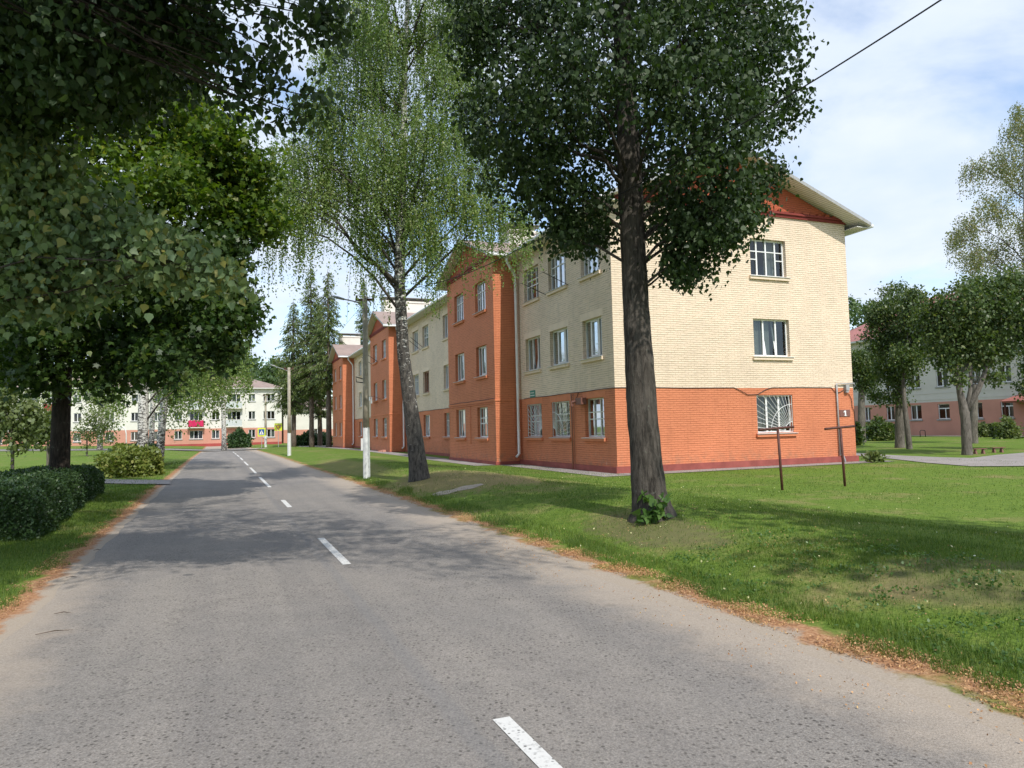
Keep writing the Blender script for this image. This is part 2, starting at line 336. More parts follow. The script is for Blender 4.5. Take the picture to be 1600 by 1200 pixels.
def paint():
    m, t, b = new_mat("road_paint"); g = N(t, "ShaderNodeTexCoord").outputs["Object"]
    f = noise(t, g, 30, 6, 0.75)
    c = ramp(t, f.outputs[0], [(0.33, (0.46, 0.45, 0.43)), (0.48, (0.66, 0.65, 0.62))]).outputs[0]
    c = mixc(t, mth(t, 'MULTIPLY', pits(t, g, 38, .2, .42), 0.85), c, (0.09, 0.085, 0.08))
    t.links.new(c, b.inputs["Base Color"]); b.inputs["Roughness"].default_value = 0.8
paint()
def concrete(name, c):
    m, t, b = new_mat(name); g = N(t, "ShaderNodeTexCoord").outputs["Object"]
    a = noise(t, g, 30, 5, 0.6); d = noise(t, g, 1.1, 6, 0.6)
    r = ramp(t, a.outputs[0], [(0.3, tuple(k * 0.9 for k in c)), (0.7, tuple(k * 1.1 for k in c))]).outputs[0]
    r = mixc(t, 1.0, r, ramp(t, d.outputs[0], [(0.3, (0.8, 0.8, 0.78)), (0.7, (1.1, 1.1, 1.1))]).outputs[0], 'MULTIPLY')
    t.links.new(r, b.inputs["Base Color"]); b.inputs["Roughness"].default_value = 0.9; bump(t, b, a.outputs[0], 0.4, 0.008)
concrete("path_concrete", (0.30, 0.27, 0.255)); concrete("path_sandy", (0.40, 0.33, 0.26))
def lawn():
    m, t, b = new_mat("lawn"); g, n_, s_ = ns_nodes(t)
    f = noise(t, g, 38, 6, 0.75); md = noise(t, g, 5.5, 6, 0.65); big = noise(t, g, 0.5, 5, 0.6)
    c = ramp(t, f.outputs[0], [(0.28, (0.048, 0.086, 0.014)), (0.5, (0.118, 0.190, 0.029)), (0.74, (0.21, 0.285, 0.06))]).outputs[0]
    c = mixc(t, 1.0, c, ramp(t, md.outputs[0], [(0.3, (0.76, 0.80, 0.8)), (0.7, (1.22, 1.15, 1.1))]).outputs[0], 'MULTIPLY')
    dry = ramp(t, f.outputs[0], [(0.3, (0.15, 0.115, 0.05)), (0.7, (0.36, 0.29, 0.14))]).outputs[0]
    dn = mth(t, 'ADD', mth(t, 'MULTIPLY', big.outputs[0], 0.75), mth(t, 'MULTIPLY', md.outputs[0], 0.25))
    c = mixc(t, mrange(t, dn, 0.50, 0.66, 0, 0.72), c, dry)
    # worn ground round the birch and on the bank
    def worn(c, cn, cs, rn, rs, amt, colr):
        a1 = mth(t, 'POWER', mth(t, 'ABSOLUTE', mth(t, 'DIVIDE', mth(t, 'SUBTRACT', n_, cn), rn)), 2.0)
        a2 = mth(t, 'POWER', mth(t, 'ABSOLUTE', mth(t, 'DIVIDE', mth(t, 'SUBTRACT', s_, cs), rs)), 2.0)
        q = mth(t, 'ADD', mth(t, 'ADD', a1, a2), mth(t, 'MULTIPLY', mth(t, 'SUBTRACT', md.outputs[0], 0.5), 2.4))
        return mixc(t, mrange(t, q, 1.25, 0.35, 0, amt), c, colr)
    c = worn(c, 6.3, 19.0, 2.2, 3.9, 0.85, dry)
    c = worn(c, 7.6, 17.5, 1.8, 2.4, 0.55, dry)
    c = worn(c, 5.9, 4.3, 0.8, 0.9, 0.5, (0.17, 0.125, 0.08))
    c = worn(c, 5.5, 8.4, 0.7, 1.6, 0.6, (0.17, 0.125, 0.08))
    c = worn(c, 5.2, 31.0, 1.0, 9.0, 0.5, dry)
    soil = ramp(t, noise(t, g, 70, 6, 0.75).outputs[0], [(0.3, (0.31, 0.255, 0.20)), (0.7, (0.47, 0.40, 0.325))]).outputs[0]
    lit, lb = litter_color(t, g)
    e = noise(t, g, 2.4, 7, 0.7); off = mth(t, 'MULTIPLY', mth(t, 'SUBTRACT', e.outputs[0], 0.5), 0.75)
    nr = mth(t, 'ADD', n_, off)
    # right edge: sand, orange litter, grass
    rt = mrange(t, n_, 0.5, 1.5)
    pt = mrange(t, noise(t, g, 1.3, 5, 0.6).outputs[0], 0.38, 0.56, 0.25, 1.0)
    c = mixc(t, mth(t, 'MULTIPLY', mth(t, 'MULTIPLY', rt, pt), mrange(t, nr, 4.30, 4.16)), c, lit)
    c = mixc(t, mth(t, 'MULTIPLY', rt, mrange(t, nr, 4.06, 3.92)), c, soil)
    # left edge
    nl = mth(t, 'ADD', n_, mth(t, 'MULTIPLY', off, 0.8))
    msk = mth(t, 'MULTIPLY', mrange(t, nl, -1.98, -1.84), mrange(t, n_, 2.0, 1.0))
    c = mixc(t, msk, c, lit)
    msk2 = mth(t, 'MULTIPLY', mrange(t, nl, -1.76, -1.64), mrange(t, n_, 2.0, 1.0))
    c = mixc(t, msk2, c, soil)
    t.links.new(c, b.inputs["Base Color"]); b.inputs["Roughness"].default_value = 0.95; b.inputs["Specular IOR Level"].default_value = 0.1
    bump(t, b, mth(t, 'ADD', f.outputs[0], md.outputs[0]), 0.4, 0.02)
lawn()

# ------------------------------------------------------------------ mesh helpers
def link(o, parent=None, label=None, cat=None, group=None, kind=None):
    COL.objects.link(o)
    if parent is not None: o.parent = parent
    if label: o["label"] = label
    if cat: o["category"] = cat
    if group: o["group"] = group
    if kind: o["kind"] = kind
    return o
def empty(name, loc, rz=0.0, label=None, cat=None, group=None):
    o = bpy.data.objects.new(name, None); o.location = (loc[0], loc[1], loc[2] if len(loc) > 2 else 0.0); o.rotation_euler = (0, 0, rz)
    o.empty_display_size = 0.2
    return link(o, None, label, cat, group)
class MB:
    def __init__(s): s.v = []; s.f = []; s.m = []
    def add(s, vs, fs, m=0):
        b = len(s.v); s.v += [tuple(map(float, p)) for p in vs]
        for f in fs: s.f.append(tuple(i + b for i in f)); s.m.append(m)
    def quad(s, a, b, c, d, m=0): s.add([a, b, c, d], [(0, 1, 2, 3)], m)
    def box(s, x0, x1, y0, y1, z0, z1, m=0):
        s.add([(x0, y0, z0), (x1, y0, z0), (x1, y1, z0), (x0, y1, z0), (x0, y0, z1), (x1, y0, z1), (x1, y1, z1), (x0, y1, z1)],
              [(0, 3, 2, 1), (4, 5, 6, 7), (0, 1, 5, 4), (1, 2, 6, 5), (2, 3, 7, 6), (3, 0, 4, 7)], m)
    def hexa(s, p, m=0):   # p: 4 bottom + 4 top
        s.add(p, [(0, 3, 2, 1), (4, 5, 6, 7), (0, 1, 5, 4), (1, 2, 6, 5), (2, 3, 7, 6), (3, 0, 4, 7)], m)
    def tube(s, pts, rad, sides=8, m=0, cap=True, rough=0.0):
        pts = [Vector(p) for p in pts]; n = len(pts)
        if not hasattr(rad, '__len__'): rad = [rad] * n
        t0 = (pts[1] - pts[0]).normalized(); ref = Vector((0, 0, 1)) if abs(t0.z) < 0.9 else Vector((1, 0, 0))
        a = t0.cross(ref).normalized(); vs = []
        for i, p in enumerate(pts):
            t = (pts[min(i + 1, n - 1)] - pts[max(i - 1, 0)]).normalized()
            a = (a - t * a.dot(t)).normalized(); b = t.cross(a)
            for k in range(sides):
                an = 2 * math.pi * k / sides; r = rad[i] * (1 + (random.uniform(-rough, rough) if rough else 0))
                vs.append(p + (a * math.cos(an) + b * math.sin(an)) * r)
        fs = []
        for i in range(n - 1):
            for k in range(sides):
                k2 = (k + 1) % sides; fs.append((i * sides + k, i * sides + k2, (i + 1) * sides + k2, (i + 1) * sides + k))
        if cap: fs.append(tuple(reversed(range(sides)))); fs.append(tuple((n - 1) * sides + k for k in range(sides)))
        s.add(vs, fs, m)
    def build(s, name, mats, parent=None, smooth=False, **k):
        me = bpy.data.meshes.new(name); me.from_pydata(s.v, [], s.f)
        if isinstance(mats, str): mats = [mats]
        for q in mats: me.materials.append(MATS[q])
        if len(mats) > 1: me.polygons.foreach_set("material_index", s.m)
        if smooth: me.polygons.foreach_set("use_smooth", [True] * len(s.f))
        me.update(); o = bpy.data.objects.new(name, me)
        return link(o, parent, **k)
def np_mesh(name, verts, k, mat, parent=None, smooth=False, **kw):
    """verts (M*k,3): M polygons of k corners each"""
    nv = len(verts); M = nv // k
    me = bpy.data.meshes.new(name); me.vertices.add(nv); me.vertices.foreach_set("co", np.ascontiguousarray(verts, dtype=np.float32).ravel())
    me.loops.add(nv); me.loops.foreach_set("vertex_index", np.arange(nv, dtype=np.int32))
    me.polygons.add(M); me.polygons.foreach_set("loop_start", np.arange(0, nv, k, dtype=np.int32)); me.polygons.foreach_set("loop_total", np.full(M, k, dtype=np.int32))
    me.materials.append(MATS[mat]); me.update(calc_edges=True)
    o = bpy.data.objects.new(name, me); return link(o, parent, **kw)

def unit(a): return a / (np.linalg.norm(a, axis=1, keepdims=True) + 1e-9)
SHAPES = {
    'lime': np.array([(0, 0, 0), (.40, .12, -.06), (.50, .45, -.10), (.24, .78, -.12), (0, 1.18, -.24), (-.24, .78, -.12), (-.50, .45, -.10), (-.40, .12, -.06)]),
    'oval': np.array([(0, 0, 0), (.36, .35, -.05), (.26, .75, -.08), (0, 1.05, -.15), (-.26, .75, -.08), (-.36, .35, -.05)]),
    'tiny': np.array([(0, 0, 0), (.42, .45, 0), (0, 1, -.1), (-.42, .45, 0)]),
    'maple': np.array([(0, 0, 0), (.42, .06, -.05), (.28, .30, -.02), (.62, .62, -.12), (.22, .66, -.04), (0, 1.08, -.16), (-.22, .66, -.04), (-.62, .62, -.12), (-.28, .30, -.02), (-.42, .06, -.05)]),
    'needle': np.array([(0, 0, 0), (.12, .5, 0), (0, 1, -.1), (-.12, .5, 0)]),
    'blade': np.array([(-.5, 0, 0), (.5, 0, 0), (0, 1, 0)]),
}
def leaves(c, size, shape, droop=0.5, flat=0.6, jit=0.48, axis=None):
    """c (M,3) -> polygons. droop pulls the leaf axis down, flat turns the blade to the sky"""
    M = len(c); T = SHAPES[shape]
    a = rng.normal(size=(M, 3)); a = unit(a); a[:, 2] -= droop * 1.4
    if axis is not None: a = a * 0.5 + axis
    a = unit(a)
    nn = rng.normal(size=(M, 3)) * (1 - flat * 0.55); nn[:, 2] += flat * 1.3
    nn = nn - a * (nn * a).sum(1, keepdims=True); nn = unit(nn); b = np.cross(a, nn)
    sz = size * (1 + rng.uniform(-jit, jit, size=M))
    v = c[:, None, :] + sz[:, None, None] * (T[None, :, 0:1] * b[:, None, :] + T[None, :, 1:2] * a[:, None, :] + T[None, :, 2:3] * nn[:, None, :])
    return v.reshape(-1, 3)
def blob_points(c, r, n, shell=0.55):
    d = unit(rng.normal(size=(n, 3))); q = rng.uniform(size=n) ** (1 / 3.0); q = shell + (1 - shell) * q if shell else q
    q = np.where(rng.uniform(size=n) < 0.35, rng.uniform(0.1, 0.9, size=n), q)
    return np.asarray(c)[None, :] + d * q[:, None] * np.asarray(r)[None, :]
def curve(a, b, bend, n=5):
    a = Vector(a); b = Vector(b); out = []
    for i in range(n + 1):
        t = i / n; p = a.lerp(b, t); p.z += bend * math.sin(math.pi * t); out.append(p + Vector((random.uniform(-1, 1), random.uniform(-1, 1), random.uniform(-1, 1))) * (0.03 * (b - a).length if 0 < i < n else 0))
    return out
def trunk_tube(mb, pts, rad, sides=18, step=0.18, rough=0.035):
    P = [Vector(p) for p in pts]; fine = []; fr = []
    for i in range(len(P) - 1):
        k = max(1, int((P[i + 1] - P[i]).length / step))
        for j in range(k): fine.append(P[i].lerp(P[i + 1], j / k)); fr.append(rad[i] + (rad[i + 1] - rad[i]) * j / k)
    fine.append(P[-1]); fr.append(rad[-1])
    # soft wander of the radius
    w = 0.0; out = []
    for r in fr: w = w * 0.7 + random.uniform(-0.03, 0.03); out.append(r * (1 + w))
    mb.tube(fine, out, sides, 0, True, rough); return fine, out
def tree(name, label, cat, base, tr_pts, tr_rad, blobs, n_leaf, size, shape, leafm, barkm, group=None, droop=0.5, flat=0.5, cl=26, spread=0.22, limb=0.05, sides=18, twigs=7, zmin=0.15, ti=(3, 4, 5, 6), leafed=0.0, alt=None):
    """blobs: (centre, radius vector, weight). All coordinates are world ones; the root stands at the base"""
    root = empty(name, base, 0, label, cat, group); B = np.array([base[0], base[1], base[2]])
    mb = MB(); fine, _ = trunk_tube(mb, [np.array(p) - B for p in tr_pts], tr_rad, sides)
    tot = sum(b[2] for b in blobs); allc = []
    second = []
    for bi, (c, r, w) in enumerate(blobs):
        c = np.array(c) - B; r = np.array(r if hasattr(r, '__len__') else (r, r, r)); nl = int(n_leaf * w / tot); nc = max(3, nl // cl)
        cc_ = blob_points(c, r, nc)
        # limb from the trunk to the blob
        hz = math.hypot(c[0] - fine[-1].x, c[1] - fine[-1].y)
        tgt = max(zmin, c[2] - 0.55 * math.hypot(c[0] - fine[len(fine) // 2].x, c[1] - fine[len(fine) // 2].y))
        k = min(range(len(fine)), key=lambda i: abs(fine[i].z - tgt)); a = fine[k]
        ln = (Vector(c) - a).length; lp = curve(a, c, 0.08 * ln, 6); rl = limb * min(1.0, 0.35 + ln / 6)
        mb.tube(lp, [rl * (1 - 0.75 * i / 6) for i in range(7)], 6)
        for q in cc_[:twigs]:
            s_ = lp[random.choice(ti)]; mb.tube(curve(s_, q, 0.05, 3), [rl * 0.28, rl * 0.2, rl * 0.13, rl * 0.06], 4, 0, False)
        pts = np.repeat(cc_, cl, axis=0) + rng.normal(size=(nc * cl, 3)) * spread * np.array([1, 1, 0.8])
        (second if alt and bi in alt[0] else allc).append(pts)
        if leafed:
            tt = rng.uniform(.25, 1, int(nl * leafed)); lpn = np.array([tuple(p) for p in lp]); k6 = tt * 6; i6 = np.clip(k6.astype(int), 0, 5); fr_ = (k6 - i6)[:, None]
            allc.append(lpn[i6] * (1 - fr_) + lpn[i6 + 1] * fr_ + rng.normal(size=(len(tt), 3)) * .16 + [0, 0, -.1])
    mb.build("trunk", barkm, root, True)
    np_mesh("crown", leaves(np.concatenate(allc), size, shape, droop, flat), len(SHAPES[shape]), leafm, root)
    if second: np_mesh("crown", leaves(np.concatenate(second), size, shape, droop, flat), len(SHAPES[shape]), alt[1], root, label="outer side of the maple crown, sunlight put in as yellow-green leaf colour")
    return root
def weeping(name, label, cat, base, tr_pts, tr_rad, limbs, blobs, n_strand, size, leafm, barkm, group=None, slen=(0.8, 2.2), gap=0.05, jit=0.07):
    root = empty(name, base, 0, label, cat, group); B = np.array(base, dtype=float)
    mb = MB(); fine, _ = trunk_tube(mb, [np.array(p) - B for p in tr_pts], tr_rad, 18)
    tw = MB()
    for pts, r0, r1 in limbs:
        k = len(pts); tw.tube([np.array(p) - B for p in pts], [r0 + (r1 - r0) * i / (k - 1) for i in range(k)], 8, 0, True, 0.05)
    tot = sum(b[2] for b in blobs); out = []
    for c, r, w in blobs:
        c = np.array(c) - B; r = np.array(r if hasattr(r, '__len__') else (r, r, r)); ns = int(n_strand * w / tot)
        tgt = max(0.4, c[2] - 0.75 * math.hypot(c[0] - fine[len(fine) // 2].x, c[1] - fine[len(fine) // 2].y))
        k = min(range(len(fine)), key=lambda i: abs(fine[i].z - tgt)); ln = (Vector(c) - fine[k]).length
        lp = curve(fine[k], c, 0.12 * ln, 5); rl = 0.012 + 0.010 * min(ln, 3.5); tw.tube(lp, [rl * (1 - 0.8 * i / 5) for i in range(6)], 5)
        starts = blob_points(c, r, ns, 0.3)
        for i, s0 in enumerate(starts):
            l = random.uniform(*slen); m = max(4, int(l / gap)); tt = np.linspace(0, 1, m)
            dr = rng.normal(size=2) * 0.35
            x = s0[0] + dr[0] * np.sqrt(tt) * 0.6; y = s0[1] + dr[1] * np.sqrt(tt) * 0.6; z = s0[2] - l * tt ** 1.25 + 0.10 * np.sin(3 * tt)
            p = np.stack([x, y, z], 1); 
            if i % 9 == 0: tw.tube(p[::max(1, m // 4)][:5], 0.005, 3, 0, False)
            keep = rng.uniform(size=m) < (1.0 - 0.35 * tt)
            out.append(p[keep] + rng.normal(size=(keep.sum(), 3)) * jit * np.array([1, 1, .6]))
            if i % 14 == 0: tw.tube(curve(lp[random.choice((3, 4, 5))], s0, 0.1, 3), [rl * .35, rl * .25, rl * .15, 0.005], 3, 0, False)
    mb.build("trunk", barkm, root, True); tw.build("branches", "lime_bark" if cat else barkm, root, True)
    np_mesh("crown", leaves(np.concatenate(out), size, 'tiny', 0.9, 0.25), 4, leafm, root)
    return root

# ------------------------------------------------------------------ terrain
def sm(a, b, x): t = np.clip((x - a) / (b - a), 0, 1); return t * t * (3 - 2 * t)
def H(x, y):
    x = np.asarray(x, float); y = np.asarray(y, float)
    n = x * RN[0] + y * RN[1]; s = x * RR[0] + y * RR[1]
    du = (x - O[0]) * U[0] + (y - O[1]) * U[1]; dv = (x - O[0]) * V[0] + (y - O[1]) * V[1]
    P = 0.02 + 0.14 * sm(0, 45, dv)
    bank = 0.02 + 0.26 * sm(4.2, 6.4, n)
    w = sm(7.0, 10.5, n)
    h = np.where(n > 4.0, bank * (1 - w) + P * w, 0.0)
    h = h + 0.02 * sm(1.9, 4.0, -n)
    h = h + 0.03 * np.sin(x * 1.3 + 0.7 * y) * np.sin(y * 0.9) * sm(4.6, 6, n) * (1 - sm(8, 10, n))
    h = h + 0.05 * sm(10.6, 14, du) 
    far = sm(48, 100, s)
    h = h + far * (-0.22 + 0.026 * np.clip(8 - n, 0, 60) * sm(-1.6, -6, n))
    h = h - 0.06 * sm(1.2, 0.2, np.abs(n - 1.1) - 2.4) * 0
    return h
def grid_mesh(name, xs, ys, mat, kind='structure', zoff=0.0):
    X, Y = np.meshgrid(xs, ys); Z = H(X, Y) + zoff; v = np.stack([X, Y, Z], -1).reshape(-1, 3); nx, ny = len(xs), len(ys)
    i = np.arange(nx - 1)[None, :] + np.arange(ny - 1)[:, None] * nx
    f = np.stack([i, i + 1, i + nx + 1, i + nx], -1).reshape(-1, 4)
    me = bpy.data.meshes.new(name); me.vertices.add(len(v)); me.vertices.foreach_set("co", v.astype(np.float32).ravel())
    me.loops.add(f.size); me.loops.foreach_set("vertex_index", f.ravel().astype(np.int32)); me.polygons.add(len(f))
    me.polygons.foreach_set("loop_start", np.arange(0, f.size, 4, dtype=np.int32)); me.polygons.foreach_set("loop_total", np.full(len(f), 4, np.int32))
    me.polygons.foreach_set("use_smooth", np.ones(len(f), bool)); me.materials.append(MATS[mat]); me.update(calc_edges=True)
    o = bpy.data.objects.new(name, me); return link(o, kind=kind)
def axis_vals(lo, hi, fine_lo, fine_hi, st):
    mid = np.arange(fine_lo, fine_hi + 1e-6, st); a = []; x = fine_lo; d = st
    while x > lo: d *= 1.25; x -= d; a.append(x)
    b = []; x = fine_hi; d = st
    while x < hi: d *= 1.25; x += d; b.append(x)
    return np.concatenate([np.array(a[::-1]), mid, np.array(b)])
grid_mesh("ground", axis_vals(-900, 900, -30, 22, 0.35), axis_vals(-60, 1200, -4, 60, 0.35), "lawn")

def strip(name, rows, mat, zoff, sub=1):
    """rows: list of (left xy, right xy)"""
    mb = MB(); pr = None
    for a, b in rows:
        cur = []
        for k in range(sub + 1):
            q = np.array(a) * (1 - k / sub) + np.array(b) * k / sub; cur.append((q[0], q[1], float(H(q[0], q[1])) + zoff))
        if pr:
            for k in range(sub): mb.quad(pr[k], pr[k + 1], cur[k + 1], cur[k])
        pr = cur
    return mb.build(name, mat, None, True, kind='structure')
ss = list(np.arange(-14, 20, 0.5)) + list(np.arange(20, 90.1, 1.5))
def redge(s): return 3.75 + 0.05 * math.sin(s * 1.7) + 0.04 * math.sin(s * 4.1 + 1) + 0.12 * float(sm(18, 60, s))
def ledge(s): return -1.55 + 0.025 * math.sin(s * 2.3 + 2) + 0.02 * math.sin(s * 5.3) - 0.1 * float(sm(30, 60, s))
strip("road", [(ns2w(ledge(s), s), ns2w(redge(s), s)) for s in ss], "asphalt", 0.008, 6)
strip("cross_road", [(ns2w(n_, 88.0), ns2w(n_, 96.0)) for n_ in np.arange(-90, 91, 5)], "asphalt", 0.0045 + 0.03, 2)
mb = MB()
dashes = [(-6.3, -3.9), (1.75, 4.12), (9.85, 12.2), (17.85, 20.2), (25.2, 28.4)]
dashes = [(-6.3, -3.9), (1.3, 3.77), (8.85, 11.25), (16.3, 18.15), (22.75, 28.4), (31.3, 37.0), (39.8, 45.6), (48.4, 54.2), (56.9, 62.8), (65.5, 71.5), (74.2, 80.2)]
for a, b in dashes:
    k = max(1, int((b - a) / 1.5))
    for i in range(k):
        s0, s1 = a + (b - a) * i / k, a + (b - a) * (i + 1) / k
        q = [ns2w(1.395, s0), ns2w(1.495, s0), ns2w(1.495, s1), ns2w(1.395, s1)]
        mb.quad(*[(p[0], p[1], float(H(p[0], p[1])) + 0.0125) for p in q])
mb.build("road_marking", "road_paint", None, kind='structure')
# pavements and paths
def uvrows(pts): return [(uv2w(*a), uv2w(*b)) for a, b in pts]
strip("pavement", uvrows([((-0.06, v), (-1.05, v)) for v in (-1.0, 0, 2, 4, 6, 8.3)]), "path_concrete", 0.012)
strip("gable_pavement", uvrows([((u, -1.0), (u, -0.02)) for u in (-0.06, 1.5, 3, 5, 7, 9, 10.7, 11.5)]), "path_concrete", 0.017)
strip("far_pavement", uvrows([((-1.05, v), (-2.15, v)) for v in (8.3, 10, 12, 15, 20, 25, 30, 35, 40, 50, 60, 70)]), "path_concrete", 0.012)
pr_ = [((14.9, 33.5), (16.2, 33.9)), ((15.0, 31.0), (16.3, 30.9)), ((15.0, 28.5), (16.7, 28.9)), ((14.8, 25.6), (17.4, 27.3)), ((14.9, 23.4), (19.7, 29.2)), ((17.2, 22.2), (23.5, 31.6)), ((24.0, 21.0), (30.5, 34.0)), ((34, 20), (40, 33))]
strip("path", pr_, "path_concrete", 0.02, 3)
strip("left_path", [(gnd(267, 758)[:2], gnd(266, 751)[:2]), (gnd(210, 757.5)[:2], gnd(210, 751)[:2]), (gnd(160, 757)[:2], gnd(160, 750.5)[:2]), (gnd(60, 757)[:2] , gnd(60, 751)[:2]), (gnd(-80, 758)[:2], gnd(-80, 752)[:2])], "path_concrete", 0.03, 2)
strip("slab_path", [(ns2w(4.7, 16.35), ns2w(4.75, 16.75)), (ns2w(5.0, 16.2), ns2w(5.0, 16.95)), (ns2w(5.3, 16.35), ns2w(5.3, 16.8)), (ns2w(5.6, 16.2), ns2w(5.6, 16.9)), (ns2w(6.0, 16.45), ns2w(6.0, 16.7))], "path_sandy", 0.006)
strip("yard_path", uvrows([((43.6, v), (45.0, v)) for v in range(0, 60, 6)]), "path_concrete", 0.02)

# ------------------------------------------------------------------ buildings
class Fr:   # wall frame: origin, direction along, outward normal (local coordinates)
    def __init__(s, o, d, n): s.o = np.array(o, float); s.d = np.array(d, float); s.n = np.array(n, float)
    def p(s, a, o, z): q = s.o + s.d * a + s.n * o; return (q[0], q[1], z)
    def box(s, mb, a0, a1, o0, o1, z0, z1, m=0):
        mb.hexa([s.p(a0, o0, z0), s.p(a1, o0, z0), s.p(a1, o1, z0), s.p(a0, o1, z0), s.p(a0, o0, z1), s.p(a1, o0, z1), s.p(a1, o1, z1), s.p(a0, o1, z1)], m)
def wall(mb, fr, length, z0, z1, ops, bands, rev=0.2):
    """bands: list (ztop, mat). cells outside openings, plus reveals"""
    A = sorted({0.0, length} | {x for o in ops for x in o[:2]}); Z = sorted({z0, z1} | {x for o in ops for x in o[2:4]} | {b[0] for b in bands if z0 < b[0] < z1})
    def bm(z):
        for t_, m in bands:
            if z < t_: return m
        return bands[-1][1]
    for i in range(len(A) - 1):
        for j in range(len(Z) - 1):
            am, zm = (A[i] + A[i + 1]) / 2, (Z[j] + Z[j + 1]) / 2
            if any(o[0] < am < o[1] and o[2] < zm < o[3] for o in ops): continue
            mb.quad(fr.p(A[i], 0, Z[j]), fr.p(A[i + 1], 0, Z[j]), fr.p(A[i + 1], 0, Z[j + 1]), fr.p(A[i], 0, Z[j + 1]), bm(zm))
    for a0, a1, q0, q1 in [o[:4] for o in ops]:
        m = bm((q0 + q1) / 2) + 3 if False else bm((q0 + q1) / 2)
        for c in ([(a0, q0), (a1, q0)], [(a1, q0), (a1, q1)], [(a1, q1), (a0, q1)], [(a0, q1), (a0, q0)]):
            (x0, w0), (x1, w1) = c
            mb.quad(fr.p(x0, 0, w0), fr.p(x1, 0, w1), fr.p(x1, -rev, w1), fr.p(x0, -rev, w0), m)
def sunray(mb, fr, a0, a1, z0, z1, o, corner=0):
    r = 0.010
    def t(a, za, b, zb): mb.tube([fr.p(a, o, za), fr.p(b, o, zb)], r, 4, 0, False)
    t(a0, z0, a1, z0); t(a0, z1, a1, z1); t(a0, z0, a0, z1); t(a1, z0, a1, z1)
    w, h = a1 - a0, z1 - z0; cx, cz = (a0 if corner == 0 else a1), z0; sg = 1 if corner == 0 else -1
    for i in range(1, 14):
        an = math.radians(i * 90 / 14); R0 = 0.22 * w; c, s_ = math.cos(an), math.sin(an)
        L_ = min(w / max(c, 1e-3), h / max(s_, 1e-3)); t(cx + sg * c * R0, cz + s_ * R0, cx + sg * c * L_, cz + s_ * L_)
    for R in (0.22 * w, 0.62 * w):
        pr = None
        for i in range(9):
            an = math.radians(i * 90 / 8); q = (cx + sg * math.cos(an) * R, min(z1, cz + math.sin(an) * R))
            if pr: t(pr[0], pr[1], q[0], q[1])
            pr = q
